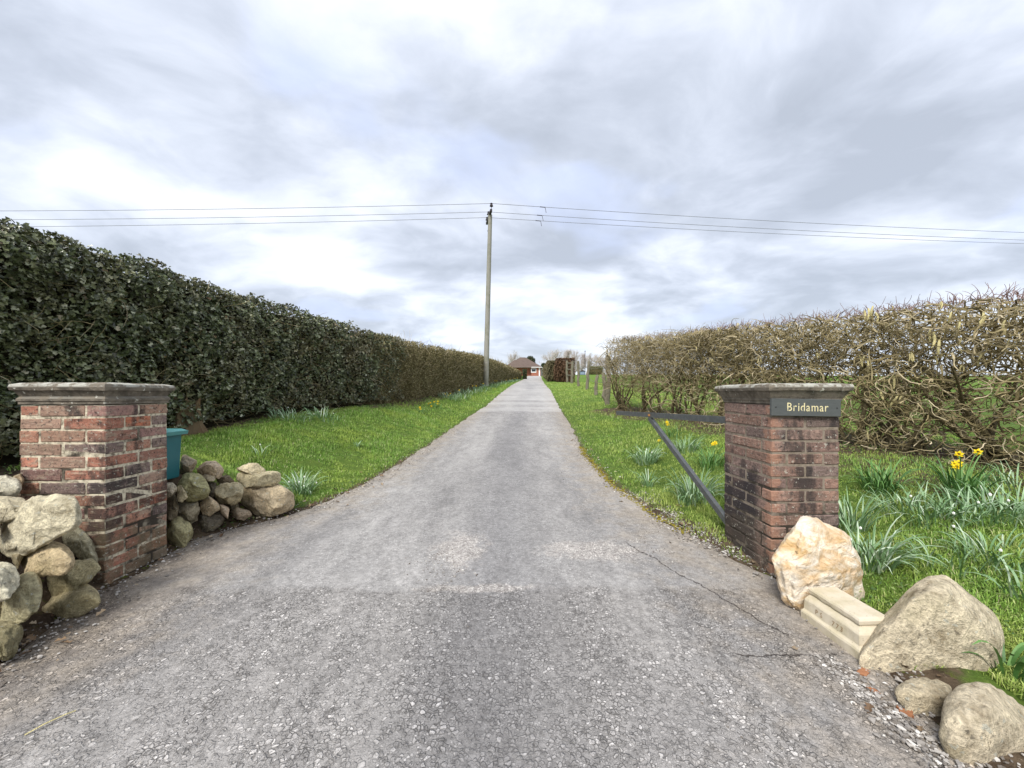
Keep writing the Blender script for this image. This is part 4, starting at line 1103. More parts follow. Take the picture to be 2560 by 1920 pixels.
# ------------------------------------------------------------------ fence posts
fz_px = [(1313.6, 767, 874, 12.6, .085, 0), (1305, 805, 860, 13.6, .07, -3), (1288, 810, 856, 16.5, .075, 2), (1270.6, 780, 845, 20, .085, 3), (1249, 780, 838, 24, .085, -1), (1235.7, 780, 827, 31, .11, 1), (1224.6, 779, 826, 33, .10, 0)]
ft = thing('post_and_wire_fence', (3.6, 20, gz1(3.6, 20)), 'line of old leaning wooden posts with wires right of the drive beyond the hazel', 'fence')
tops = []
for k, (px_, yt, yb_, d, r_, lean) in enumerate(fz_px):
    x = (px_ - 1106) / 815 * d; zb = gz1(x, d); zt = HC - (yt - 850) / 815 * d
    rgk = np.random.default_rng(k + 5); K = 8
    tt = np.linspace(0, 1, K)
    pts = np.stack([x + (tt - .5) * lean * .03 + .02 * rgk.standard_normal(K), np.full(K, d) + .015 * rgk.standard_normal(K), zb - .1 + (zt - zb + .1) * tt], 1)
    V, Fq = tube(pts[None], (r_ * rgk.uniform(.85, 1.1, K))[None], 7)
    V[-7:, 2] += rgk.uniform(-.05, .02, 7)
    n_ = len(V); V = np.concatenate([V, [pts[-1]]])
    capf = np.array([(n_ - 7 + q, n_ - 7 + (q + 1) % 7, n_) for q in range(7)])
    mesh_np('post', V, [Fq, capf], M_POST, ft)
    if k not in (1, 2): tops.append((x, d, zb, zt))
for (a, b) in zip(tops, tops[1:]):
    for fr in (.45, .8):
        pa_ = np.array([a[0] - .05, a[1], a[2] + (a[3] - a[2]) * fr]); pb2 = np.array([b[0] - .05, b[1], b[2] + (b[3] - b[2]) * fr])
        tt = np.linspace(0, 1, 8)[:, None]; ln_ = pa_ + (pb2 - pa_) * tt; ln_[:, 2] -= .12 * np.sin(tt[:, 0] * pi)
        V, Fq = tube(ln_[None], .009, 4); mesh_np('wire', V, Fq, M_POST, ft)
for fr in (.35, .62, .9):
    a, b = tops[-1], tops[-2]
    bar('rail', (a[0], a[1] - .1, a[2] + fr * (a[3] - a[2])), (b[0], b[1] - .1, b[2] + fr * (b[3] - b[2])), .05, .09, M_POST, ft)

# ------------------------------------------------------------------ bungalow
D = 97.0; px2m = lambda z: z / 5.82 / 943.2 * D
def HP(zx, zy, d=D): return P(1180 + zx / 5.82, 840 + zy / 5.82, d)
hb = HP(895, 582); hzb = gz1(hb[0], D) 
hz0 = min(hb[2], hzb)
house = thing('bungalow', (float(hb[0]), D + 4, hz0), 'red brick bungalow with brown hipped tile roof at the top of the drive', 'bungalow')
M_HB = mat('house_brick', lambda N: (lambda bt: bt)(N.mix(N.noise(N.pos(), 3, 4), (.27, .10, .065), (.40, .17, .11))), .9, .2)
def m_roof(N):
    p = N.pos(); x, y, z = N.xyz(p)
    w = N.math('FRACT', N.math('MULTIPLY', z, 5.2))
    c = N.mix(N.noise(p, 1.6, 5, .7), (.085, .062, .052), (.20, .15, .125))
    return {'Base Color': N.mix(N.smooth(w, .0, .25, .5, 0.0), c, (.05, .04, .035)), 'Normal': N.bump(w, .6, .05)}
M_ROOF = mat('roof_tile', m_roof, .9, .2)
M_FASCIA = mat('white_upvc', lambda N: (.80, .80, .78, 1), .4, .4)
M_GLASS = mat('dark_window_glass', lambda N: (.015, .018, .022, 1), .08, .6)
M_GDOOR = mat('pale_garage_door', lambda N: (.55, .54, .52, 1), .6, .3)
eave = HP(800, 455)[2]; 
def slab(name, x0, x1, y0, y1, z0, z1, m, par):
    bm = bmesh.new(); L0 = par.location
    box(bm, ((x0 + x1) / 2 - L0[0], (y0 + y1) / 2 - L0[1], (z0 + z1) / 2 - L0[2]), (abs(x1 - x0), abs(y1 - y0), abs(z1 - z0))); return bm_obj(name, bm, m, par)
xL = HP(480, 500)[0]; xa = HP(795, 500)[0]; xb = HP(865, 500)[0]; xc = HP(1000, 500)[0]; xd = HP(1040, 500)[0]
slab('wall', xL, xb, D + 1.2, D + 9, hz0 - .6, eave, M_HB, house)
slab('wall', xb + .002, xc, D, D + 8.8, hz0 - .6, eave, M_HB, house)
slab('wall', xc + .002, xd + .6, D + 2.5, D + 8.6, hz0 - .6, eave - .1, M_GDOOR, house)
def hip(name, x0, x1, y0, y1, z, h, ridge, par):
    ym = (y0 + y1) / 2; xm = (x0 + x1) / 2
    if ridge is None: ra, rb = (xm - .01, ym), (xm + .01, ym)
    else: ra, rb = (ridge[0], ym), (ridge[1], ym)
    V = [(x0, y0, z), (x1, y0, z), (x1, y1, z), (x0, y1, z), (ra[0], ra[1], z + h), (rb[0], rb[1], z + h),
         (x0, y0, z - .12), (x1, y0, z - .12), (x1, y1, z - .12), (x0, y1, z - .12)]
    o = mesh_np(name, V, [np.array([(0, 1, 5, 4), (2, 3, 4, 5), (6, 7, 1, 0), (7, 8, 2, 1), (9, 6, 0, 3), (9, 8, 7, 6)]), np.array([(1, 2, 5), (3, 0, 4)])], M_ROOF, par)
    return o
zr = HP(760, 300)[2] - eave
xp = HP(760, 0)[0]
hip('roof', xL - .3, xd - .1, D + .5, D + 10.5, eave + .05, zr + .3, (xp - .9, xp + .5), house)
hip('roof', HP(720, 0)[0], HP(1010, 0)[0], D - .5, D + 3.6, eave + .02, zr * .55, None, house)
hip('roof', HP(465, 0)[0], HP(800, 0)[0], D + .1, D + 5.5, eave + .03, HP(640, 335)[2] - eave, (HP(620, 0)[0], HP(650, 0)[0]), house)
slab('fascia', HP(718, 0)[0], xb - .1, D + .38, D + .48, eave - .12, eave + .08, M_FASCIA, house)
slab('fascia', xb - .08, HP(1045, 0)[0], D - .62, D - .52, eave - .10, eave + .06, M_FASCIA, house)
wx0, wx1 = HP(860, 0)[0], HP(935, 0)[0]; wz1, wz0 = HP(0, 472)[2], HP(0, 532)[2]
wn = slab('window', wx0, wx1, D - .06, D + .02, wz0, wz1, M_FASCIA, house)
bm = bmesh.new(); box(bm, ((wx0 + wx1) / 2 - house.location[0], D - .075 - house.location[1], (wz0 + wz1) / 2 + .04 - house.location[2]), ((wx1 - wx0) * .78, .02, (wz1 - wz0) * .60)); bm_obj('pane', bm, M_GLASS, wn)
slab('corner_post', HP(972, 0)[0], HP(990, 0)[0], D - .09, D - .01, hz0 - .2, eave - .1, M_FASCIA, house)
# round bush by the corner
q = HP(1040, 460, 80)
blob_shrub('clipped_bush', (float(HP(1040, 0, 78)[0]), 78, HP(0, 458, 78)[2]), (.52, .5, .48), 700, .16, 'oval', M_CONIFER, 'small round dark clipped bush on a stem at the corner of the bungalow', 'bush', M_DARK, seed=8)
bt = bpy.data.objects['clipped_bush']
bm = bmesh.new(); cyl(bm, (0, 0, gz1(bt.location[0], 78) - bt.location[2] - .1), (0, 0, .3), .07, .05, 6); bm_obj('trunk', bm, M_TRUNK, bt)

# ------------------------------------------------------------------ distant bare trees
M_FAR = mat('bare_tree_bark', lambda N: N.ramp(N.new('ShaderNodeNewGeometry').outputs['Random Per Island'], [(0, (.40, .34, .31)), (1, (.60, .54, .50))]), .9, .1)
def bare_tree(x, d, h, w, label, seed, up_=.0, name='bare_tree', tw=1100):
    rg = np.random.default_rng(seed)
    zb = gz1(x, d); t = thing(name, (x, d, zb), label, 'tree', 'bare trees on the skyline')
    K = 8; pts = wiggly(np.array([[x, d, zb - .2]]), np.array([[0, 0, 1.]]), np.array([h * .85]), K, .06, rg, up=.1)
    V, Fq = tube(pts, np.linspace(h * .022, h * .004, K)[None], 6); mesh_np('trunk', V, Fq, M_FAR, t)
    nb = 34
    k = rg.integers(2, K - 1, nb); p0 = pts[0, k] + rg.uniform(-.2, .2, (nb, 3)); a = rg.uniform(0, 2 * pi, nb)
    d0 = np.stack([np.cos(a), np.sin(a), .7 + up_ + 0 * a], 1)
    fr = 1 - (p0[:, 2] - zb) / (h * 1.1)
    L_ = w * .5 * (.45 + .75 * fr) * rg.uniform(.7, 1.2, nb)
    B = wiggly(p0, d0, L_, 7, .16, rg, up=.07)
    V1, F1 = tube(B, np.linspace(h * .007, h * .0025, 7)[None], 4)
    s = B[:, 2:].reshape(-1, 3)[rg.integers(0, nb * 5, tw)]
    T = wiggly(s, rg.standard_normal((tw, 3)) + (0, 0, .9 + up_), rg.uniform(.06, .17, tw) * h, 5, .2, rg, up=.05)
    V2, F2 = tube(T, np.linspace(h * .0022, h * .0012, 5)[None], 3)
    tag(mesh_np('crown', np.concatenate([V1, V2]), np.concatenate([F1, F2 + len(V1)]), M_FAR, t), kind='stuff')
def TX(zx, zy, d):  # zoomed-crop column to x at distance d, and height of the crown top
    q = P(1180 + zx / 5.82, 840 + zy / 5.82, d); return float(q[0]), float(q[2])
trees = [(1375, 165, 170, 3.4, .6, 'tallest bare tree above the russet hedge'), (1240, 215, 165, 6.5, .1, 'broad bare tree just left of the tallest one on the skyline'),
         (1110, 275, 150, 6.0, .0, 'low spreading bare tree between the bungalow and the right hedge'), (1500, 205, 175, 4.6, .4, 'bare tree left of the thin mast on the skyline'),
         (1590, 230, 180, 3.8, .3, 'bare tree directly behind the thin mast'), (1730, 262, 175, 6.0, .1, 'wide pale bare tree right of the thin mast'),
         (1840, 290, 185, 5.0, .2, 'bare tree above the green bush at the field edge'), (1920, 285, 180, 4.6, .2, 'bare tree just left of the tall near fence post'),
         (600, 245, 150, 4.2, .3, 'faint bare tree behind the left part of the bungalow roof'), (2060, 300, 180, 5.5, .2, 'bare tree seen through the far end of the hazel hedge')]
for k, (zx, zy, d, w, u_, lb) in enumerate(trees):
    x, zt = TX(zx, zy, d); bare_tree(x, d, max(zt - gz1(x, d), 3), w * 1.9, lb, 100 + k, u_)
# evergreen behind the roof
x, zt = TX(850, 285, 112); zb_ = gz1(x, 112)
t = blob_shrub('evergreen_tree', (x, 112, zb_ + 2.2), (1.5, 1.4, (zt - zb_ - 2.2) / 2), 1500, .3, 'oval', M_CONIFER, 'dark evergreen tree showing above the right of the bungalow roof', 'tree', M_DARK, seed=18)
bm = bmesh.new(); cyl(bm, (0, 0, -2.4), (0, 0, .6), .16, .12, 7); bm_obj('trunk', bm, M_TRUNK, t)
# field-edge bush, mast, shed
x, zt = TX(1800, 445, 120); zb_ = gz1(x, 120)
M_OLIVE = leaf_mat('field_bush_leaf', (.07, .075, .03), (.12, .125, .055), (.17, .17, .09), .7, .2)
blob_shrub('field_bush', (x, 120, zb_ - .2), (2.3, 1.2, (zt - zb_ + .3) / 2), 2500, .3, 'oval', M_OLIVE, 'low green brown bush along the far edge of the field', 'bush', M_DARK2, boxy=.7, seed=9)
x, zt = TX(1645, 210, 110); zb_ = gz1(x, 110)
mt = thing('mast', (x, 110, zb_), 'thin dark distant mast standing among the bare trees on the right', 'mast')
bm = bmesh.new(); cyl(bm, (0, 0, -.2), (0, 0, zt - zb_), .10, .07, 6); bm_obj('pole', bm, M_IRON, mt)
bm = bmesh.new(); box(bm, (0, 0, zt - zb_ - .25), (.5, .06, .08)); bm_obj('crossarm', bm, M_IRON, mt)
x, zt = TX(1605, 498, 118); zb_ = gz1(x, 118)
sh = thing('shed', (x, 118, zb_), 'distant low blue grey shed with dark roof at the field edge', 'shed')
M_SHED = mat('blue_cladding', lambda N: (.22, .28, .38, 1), .6, .3)
bm = bmesh.new(); box(bm, (0, 0, (zt - zb_) * .35), (1.5, 2, max((zt - zb_) * .7, .5))); bm_obj('wall', bm, M_SHED, sh)
hh_ = max((zt - zb_) * .7, .5)
mesh_np('roof', [(-.95, -1.1, hh_), (.95, -1.1, hh_), (.95, 1.1, hh_), (-.95, 1.1, hh_), (0, -1.1, zt - zb_), (0, 1.1, zt - zb_)],
        [np.array([(0, 4, 5, 3), (4, 1, 2, 5)]), np.array([(0, 1, 4), (2, 3, 5)])], M_IRON, sh, world=False)

# ------------------------------------------------------------------ stump
q = hit(462, 1085)
st = thing('tree_stump', (q[0], q[1], q[2]), 'old brown rotting tree stump at the foot of the holly behind the teal box', 'stump')
K = 20; V = []
rgk = np.random.default_rng(3)
prof_s = [(-.1, .24), (.0, .21), (.12, .16), (.28, .14), (.38, .135)]
for (z, r_) in prof_s:
    for a in range(K):
        an = a * 2 * pi / K; rr_ = r_ * (1 + .16 * sin(an * 4 + 1) + .07 * rgk.standard_normal())
        V.append((cos(an) * rr_, sin(an) * rr_, z + (.06 * rgk.standard_normal() if z > .3 else 0)))
V.append((0, 0, .30))
Fq = np.array([(k * K + a, k * K + (a + 1) % K, (k + 1) * K + (a + 1) % K, (k + 1) * K + a) for k in range(4) for a in range(K)])
Ft = np.array([(4 * K + a, 4 * K + (a + 1) % K, 5 * K) for a in range(K)])
mesh_np('wood', V, [Fq, Ft], M_STUMP, st, world=False)

# ------------------------------------------------------------------ grass
def blades(n_try, xlo, xhi, ylo, yhi, hgt, wid, cond, rg, ypow=1.0, lean=.8):
    y = ylo * (yhi / ylo) ** (rg.random(n_try) ** ypow); x = rg.uniform(xlo, xhi, n_try)
    k = cond(x, y, rg); x, y = x[k], y[k]; n = len(x)
    z = ground_z(x, y) - .006
    sc = np.interp(y, [1, 4, 10, 30], [1, 1, 1.3, 2.2])
    h = rg.uniform(.45, 1.25, n) * hgt * sc * (.78 + .35 * np.sin(x * 3.1 + 2) * np.sin(y * 2.3) + .3 * np.sin(x * 9 + 3 * np.sin(y * 5)) * np.sin(y * 8)); w = wid * rg.uniform(.7, 1.3, n) * sc ** 1.2
    a = rg.uniform(0, 2 * pi, n); ln_ = rg.uniform(.05, lean * 1.6, n)
    dx, dy_ = np.cos(a), np.sin(a); sx, sy = -dy_ * w, dx * w
    V = np.zeros((n, 5, 3))
    V[:, 0] = np.stack([x - sx, y - sy, z], 1); V[:, 1] = np.stack([x + sx, y + sy, z], 1)
    mx, my, mz = x + dx * h * ln_ * .35, y + dy_ * h * ln_ * .35, z + h * .62
    V[:, 2] = np.stack([mx + sx * .8, my + sy * .8, mz], 1); V[:, 3] = np.stack([mx - sx * .8, my - sy * .8, mz], 1)
    V[:, 4] = np.stack([x + dx * h * ln_, y + dy_ * h * ln_, z + h * np.clip(1.05 - ln_ * .45, .4, 1)], 1)
    b = np.arange(n)[:, None] * 5
    return V.reshape(-1, 3), (b + np.array([[0, 1, 2, 3]])), (b + np.array([[3, 2, 4]]))
def c_left(x, y, rg):
    s = np.interp(y, LY, LX) - x
    k = (s > -.02) & (x > hl(y) - .05)
    k &= (rg.random(len(x)) < np.clip(.12 + s * 3.2, 0, 1)) & (rg.random(len(x)) < np.clip((x - hl(y)) / .30 + .25, 0, 1))
    k &= ~((y < 3.6) & (s < .35) & (x < -1.9)) & ~((x < -2.2) & (y < 3.0)) & ~(np.hypot(x + 2.66, y - 2.86) < .3)
    return k
def c_right(x, y, rg):
    s = x - np.interp(y, RY, RX)
    hed = np.abs(x - hr(y)) / np.interp(y, [2, 3, 5, 8], [1.4, 1.9, 1.5, 1.1])
    k = (s > -.02) & (rg.random(len(x)) < np.clip(.10 + s * 2.6, 0, 1)) & ~((y < 11.8) & (rg.random(len(x)) > np.clip(hed ** 2 * .9 + .10, 0, 1)))
    k &= ~((y < 1.5) & (x < 1.85)) & ~((x > 1.55) & (x < 2.04) & (y > 2.27) & (y < 2.75))
    k &= ~((x < 1.60) & (y < 2.3) & (y > 1.5))
    return k
rg = np.random.default_rng(5)
parts = [blades(118000, -4.3, -1.2, 2.7, 9.5, .055, .0022, c_left, rg),
         blades(45000, -3.2, 1.2, 9.5, 34, .055, .0034, c_left, rg),
         blades(120000, 1.2, 4.6, 1.0, 4.0, .060, .0021, c_right, rg),
         blades(62000, 1.1, 6.5, 4.0, 12, .055, .0026, c_right, rg),
         blades(38000, 1.6, 7.0, 12, 34, .050, .0034, c_right, rg)]
Vs, Q4, T3, off = [], [], [], 0
for V, a, b in parts: Vs.append(V); Q4.append(a + off); T3.append(b + off); off += len(V)
tag(mesh_np('grass', np.concatenate(Vs), [np.concatenate(Q4), np.concatenate(T3)], M_BLADE), 'short bright green verge grass on both sides of the drive', 'grass', kind='stuff')

# ------------------------------------------------------------------ bulb clumps
def strap_leaves(c, n, L, w, rg, spread=.09, flop=1.0):
    K = 7
    a = rg.uniform(0, 2 * pi, n); r0_ = np.sqrt(rg.random(n)) * spread
    p0 = np.stack([c[0] + np.cos(a) * r0_, c[1] + np.sin(a) * r0_, np.zeros(n)], 1); p0[:, 2] = ground_z(p0[:, 0], p0[:, 1]) - .01
    a2 = a + rg.normal(0, .6, n); Ln = L * rg.uniform(.55, 1.15, n); f = flop * rg.uniform(.5, 1.6, n)
    el = pi / 2 - rg.uniform(.05, .45, n)
    pts = np.zeros((n, K, 3)); pts[:, 0] = p0
    for k in range(1, K):
        el = el - f * .26 * (k / K) * 1.6
        el = np.maximum(el, -1.1)
        pts[:, k] = pts[:, k - 1] + (Ln / (K - 1))[:, None] * np.stack([np.cos(a2) * np.cos(el), np.sin(a2) * np.cos(el), np.sin(el)], 1)
    gzv = ground_z(pts[..., 0], pts[..., 1]) + .006; pts[..., 2] = np.maximum(pts[..., 2], gzv) ; pts[:, 0] = p0
    side = np.stack([-np.sin(a2), np.cos(a2), 0 * a2], 1)
    tw = rg.uniform(-.5, .5, n); side = side * np.cos(tw)[:, None] + np.array([0, 0, 1.]) * np.sin(tw)[:, None]
    wd = np.array([.8, 1, 1, 1, .9, .7, .12])[None, :, None] * w * rg.uniform(.7, 1.2, n)[:, None, None]
    V = np.stack([pts - side[:, None] * wd, pts + side[:, None] * wd], 2)
    idx = np.arange(n * K * 2).reshape(n, K, 2)
    Fq = np.stack([idx[:, :-1, 0], idx[:, :-1, 1], idx[:, 1:, 1], idx[:, 1:, 0]], -1).reshape(-1, 4)
    return V.reshape(-1, 3), Fq
def daffodil(c, face, s=1.0):
    """six petals and a trumpet, facing `face`"""
    f = Vector(face).normalized(); a = f.orthogonal().normalized(); b = f.cross(a)
    bm = bmesh.new()
    for k in range(6):
        an = k * pi / 3; d = a * cos(an) + b * sin(an); e = a * -sin(an) + b * cos(an)
        vs_ = [bm.verts.new(Vector(c) + v * s) for v in (d * .004, d * .017 + e * .010 + f * .002, d * .032 - f * .003, d * .017 - e * .010 + f * .002)]
        bm.faces.new(vs_)
    tr = bmesh.new(); K = 8
    rings = []
    for (h, r_) in ((0, .006), (.014, .008), (.020, .012)):
        rings.append([tr.verts.new(Vector(c) + (f * h + (a * cos(q * 2 * pi / K) + b * sin(q * 2 * pi / K)) * r_) * s) for q in range(K)])
    for r1_, r2_ in zip(rings, rings[1:]):
        for q in range(K): tr.faces.new((r1_[q], r1_[(q + 1) % K], r2_[(q + 1) % K], r2_[q]))
    return bm, tr
def clump(px_, py_, n, L, w, label, cat='plant', m=M_STRAP, flowers=(), white=0, spread=.09, flop=1.0, seed=0, name='bulb_clump', at=None, group=None):
    rg = np.random.default_rng(seed + int(px_) * 7 + int(py_))
    c = hit(px_, py_) if at is None else at
    t = thing(name, (float(c[0]), float(c[1]), float(c[2])), label, cat, group)
    V, Fq = strap_leaves(c, int(n * 1.35), L, w * .8, rg, spread, flop); tag(mesh_np('leaves', V, Fq, m, t), kind='stuff')
    L0 = Vector(t.location)
    for k in range(white):
        a = rg.uniform(0, 6.28); r_ = rg.uniform(0, spread * 1.6); q = Vector((c[0] + cos(a) * r_, c[1] + sin(a) * r_, c[2] + L * rg.uniform(.35, .7)))
        bm = bmesh.new(); bmesh.ops.create_icosphere(bm, subdivisions=1, radius=.008)
        for v in bm.verts: v.co = Vector((v.co.x, v.co.y, v.co.z * 1.3)) + q - L0
        bm_obj('flower', bm, M_WHITE, t)
    for (fx, fy, dd) in flowers:
        d = c[1] + dd; q = P(fx, fy, d)
        V, Fq = tube(np.array([[(c[0] + (q[0] - c[0]) * f, c[1] + (q[1] - c[1]) * f, c[2] + (q[2] - c[2]) * (1 - (1 - f) ** 1.6)) for f in np.linspace(0, 1, 6)]]), .003, 4)
        stem = mesh_np('stem', V, Fq, M_STRAPG, t)
        toc = Vector((-q[0] + rg.uniform(-.8, .8), -q[1] + rg.uniform(-.3, .8), .2))
        b1, b2 = daffodil(Vector(q) - L0, toc, .92)
        fl = bm_obj('flower', b1, M_YELLOW, t); bm_obj('trumpet', b2, M_ORANGE, fl)
    return t
S = 1.1573
clump(650*S, 1068*S, 95, .26, .0048, 'silvery green clump of narrow leaves at the far end of the low stone wall', white=5, spread=.10)
clump(1875*S, 1225*S, 85, .34, .0060, 'large arching leaf clump between the right pier and the big grey boulder', white=3, spread=.11, flop=1.1)
clump(1838*S, 1150*S, 55, .30, .0058, 'upright leaf clump tight against the right side of the right pier', spread=.08, flop=.7)
clump(1395*S, 1000*S, 85, .30, .0060, 'pale leaf clump on the right verge under the outer end of the gate rail', white=3, spread=.14)
clump(1500*S, 1085*S, 90, .34, .0065, 'leaf clump behind the diagonal gate strut beside the right pier', spread=.14, flop=1.0)
clump(1400*S, 1052*S, 22, .26, .0055, 'small sparse leaf tuft nearest the tarmac on the right verge', spread=.05)
clump(1535*S, 1010*S, 60, .32, .0055, 'daffodil clump with a yellow flower just left of the right pier', m=M_STRAPG, flowers=[(1545*S, 957*S, 0), (1541*S, 959*S, .1)], spread=.12, name='daffodil_clump')
clump(1480*S, 975*S, 70, .30, .0055, 'leafy clump between the gate rail and the strut on the right verge', m=M_STRAP, spread=.16)
clump(1452*S, 945*S, 40, .30, .005, 'daffodil clump with two yellow flowers just below the gate rail', m=M_STRAPG, flowers=[(1441*S, 912*S, 0), (1443*S, 917*S, .1), (1424*S, 952*S, -.2)], spread=.14, name='daffodil_clump')
clump(1905*S, 1062*S, 80, .32, .0058, 'dark green leaf clump under the hazel right of the right pier', m=M_STRAPG, spread=.12)
clump(2075*S, 1075*S, 60, .33, .0065, 'daffodil clump with a tight pair of yellow flowers under the hazel', m=M_STRAPG, flowers=[(2064*S, 1003*S, 0), (2070*S, 1000*S, .06), (2067*S, 1008*S, -.04), (2072*S, 981*S, .1), (2113*S, 976*S, .12)], spread=.10, flop=.7, name='daffodil_clump')
for i, (x, y, n, L, lb) in enumerate([(2010, 1128, 60, .28, 'bushy leaf clump left of centre in the row behind the big boulder'), (2100, 1120, 75, .30, 'broad grey green leaf clump in the middle of the right bed'),
        (2180, 1120, 75, .32, 'leaf clump at the right edge of the picture under the hazel'), (2165, 1215, 60, .28, 'leaf clump at the right edge above the big boulder'), (2055, 1225, 24, .24, 'thin upright leaf tuft just above the big grey boulder'),
        (1965, 1105, 45, .26, 'leaf clump right of the dark green one under the hazel'), (2205, 1060, 50, .30, 'high leaf clump in the far right corner of the bed')]):
    clump(x * S, y * S, n, L * .82, .0050, lb, white=2 if i in (0, 1, 2, 3) else 0, spread=.17, seed=i, m=M_STRAP)
clump(2172*S, 1455*S, 26, .24, .0075, 'leaf tuft at the right edge between the big boulder and the corner boulder', spread=.06, m=M_STRAPG)
clump(2210*S, 1290*S, 20, .22, .006, 'short leaf tuft right of the big boulder top', spread=.08)
clump(630*S, 905*S, 60, .26, .006, 'pale flopped leaf clump at the foot of the holly, left of two', spread=.28, white=2)
clump(700*S, 905*S, 45, .24, .006, 'pale flopped leaf clump at the foot of the holly, right of two', spread=.25, white=4)
clump(770*S, 965*S, 12, .16, .006, 'little leaf tuft in the middle of the left verge', spread=.04)
clump(560*S, 985*S, 10, .2, .005, 'few stray narrow leaves above the low stone wall', spread=.07, white=1)
clump(910*S, 893*S, 16, .22, .005, 'first daffodil group up the left verge', m=M_STRAPG, flowers=[(907*S, 880*S, 0), (908*S, 884*S, .1)], spread=.08, name='daffodil_clump')
clump(940*S, 880*S, 24, .24, .006, 'second daffodil group up the left verge with several flowers', m=M_STRAPG, flowers=[(930*S, 870*S, 0), (938*S, 868*S, .2), (945*S, 872*S, .1), (932*S, 877*S, -.2), (926*S, 872*S, .1), (946*S, 867*S, .3)], spread=.2, name='daffodil_clump')
clump(975*S, 862*S, 40, .30, .008, 'third daffodil group up the left verge, against the hedge foot', m=M_STRAP, flowers=[(962*S, 851*S, 0), (973*S, 850*S, .2), (969*S, 854*S, .1)], spread=.3, name='daffodil_clump')
rgk = np.random.default_rng(12)
ORD = 'first second third fourth fifth sixth seventh eighth ninth tenth eleventh twelfth thirteenth fourteenth fifteenth sixteenth seventeenth eighteenth nineteenth twentieth twenty-first twenty-second twenty-third'.split()
for k, yy in enumerate(np.concatenate([np.linspace(13.2, 21, 9), np.linspace(23, 46, 14)])):
    x = float(hl(yy)) + rgk.uniform(.25, .55)
    c = np.array([x, yy, gz1(x, yy)])
    fl = []
    if k % 3 == 1 or k > 18:
        for _ in range(2): fl.append(((x + rgk.uniform(-.1, .1)) / yy * F_ + CX, HY - (c[2] + .32 - HC) / yy * F_, 0))
    clump(100 + k, 5, 26, .30, .009 * (1 + yy / 50), ORD[k] + (' flowering' if fl else ' leafy') + ' bulb clump up the drive in the row at the left hedge foot', flowers=fl, spread=.32, at=c, group='bulb clumps along the left hedge', flop=.9)

# ------------------------------------------------------------------ loose bits
def pebbles(n, fx, rlo, rhi, rg):
    ico = bmesh.new(); bmesh.ops.create_icosphere(ico, subdivisions=1, radius=1); ico.verts.ensure_lookup_table()
    IV = np.array([v.co for v in ico.verts]); IF = np.array([[v.index for v in f.verts] for f in ico.faces]); ico.free()
    x, y = fx(n, rg); n = len(x)
    z = np.where((x > np.interp(y, LY, LX)) & (x < np.interp(y, RY, RX)), zp(y) + .010, ground_z(x, y))
    s = rg.uniform(rlo, rhi, n) * (1 + .6 * (rg.random(n) > .9)); sc = np.stack([s * rg.uniform(.7, 1.3, n), s * rg.uniform(.7, 1.3, n), s * rg.uniform(.4, .8, n)], 1)
    jit = 1 + .22 * rg.standard_normal((n, len(IV), 1))
    a = rg.uniform(0, 2 * pi, n); V = IV[None] * jit * sc[:, None]
    X = V[..., 0] * np.cos(a)[:, None] - V[..., 1] * np.sin(a)[:, None]; Y = V[..., 0] * np.sin(a)[:, None] + V[..., 1] * np.cos(a)[:, None]
    V = np.stack([X + x[:, None], Y + y[:, None], V[..., 2] + z[:, None] + (s * .15)[:, None]], -1)
    return V.reshape(-1, 3), (IF[None] + (np.arange(n) * len(IV))[:, None, None]).reshape(-1, 3)
rg = np.random.default_rng(41)
def edge_pts(n, rg):
    y = 1.0 * (9 / 1.0) ** rg.random(n); side = rg.random(n) < .5
    xl = np.interp(y, LY, LX) + rg.normal(.05, .09, n); xr = np.interp(y, RY, RX) + rg.normal(.03, .08, n)
    x = np.where(side, xl, xr)
    # gravel wash beside the right pier
    g = rg.random(n) < .34; yy = rg.uniform(2.5, 4.0, n); x = np.where(g, np.interp(yy, RY, RX) + rg.normal(.08, .11, n), x); y = np.where(g, yy, y)
    g = rg.random(n) < .14; yy = rg.uniform(.9, 1.6, n); x = np.where(g, 1.285 + .02 * yy + rg.normal(0, .035, n), x); y = np.where(g, yy, y)
    return x, y
def road_pts(n, rg):
    y = 1.0 * (7 / 1.0) ** rg.random(n); x = rg.uniform(-2.0, 1.3, n); return x, y
def patch_pts(n, rg):
    a = rg.random(n) < .5
    x = np.where(a, rg.normal(-.36, .13, n), rg.normal(.58, .24, n)); y = np.where(a, rg.normal(2.62, .17, n), rg.normal(2.6, .09, n)); return x, y
V1, F1 = pebbles(5200, edge_pts, .003, .0075, rg); V2, F2 = pebbles(900, road_pts, .002, .0048, rg); V3, F3 = pebbles(1500, patch_pts, .0025, .005, rg)
tag(mesh_np('loose_gravel', np.concatenate([V1, V2, V3]), np.concatenate([F1, F2 + len(V1), F3 + len(V1) + len(V2)]), M_GRIT), 'loose grit and small stones scattered along the tarmac edges', 'gravel', kind='stuff')
# fallen leaves
n = 300
y = 1.2 * (8 / 1.2) ** rg.random(n); side = rg.random(n)
x = np.where(side < .4, np.interp(y, LY, LX) + rg.normal(.0, .14, n), np.where(side < .65, np.interp(y, RY, RX) + rg.normal(.05, .12, n), hr(y) + rg.normal(-.35, .35, n)))
zz = np.where((x > np.interp(y, LY, LX)) & (x < np.interp(y, RY, RX)), zp(y) + .014, ground_z(x, y) + .012)
V, F = scatter_leaves(np.stack([x, y, zz + .004], 1), np.tile([0, 0, 1.], (n, 1)), rg.uniform(.015, .045, n), 'holly', .35, rg)
tag(mesh_np('fallen_leaves', V, F, M_DEADLEAF), 'scattered dry brown fallen leaves on the verges and tarmac edges', 'leaves', kind='stuff')
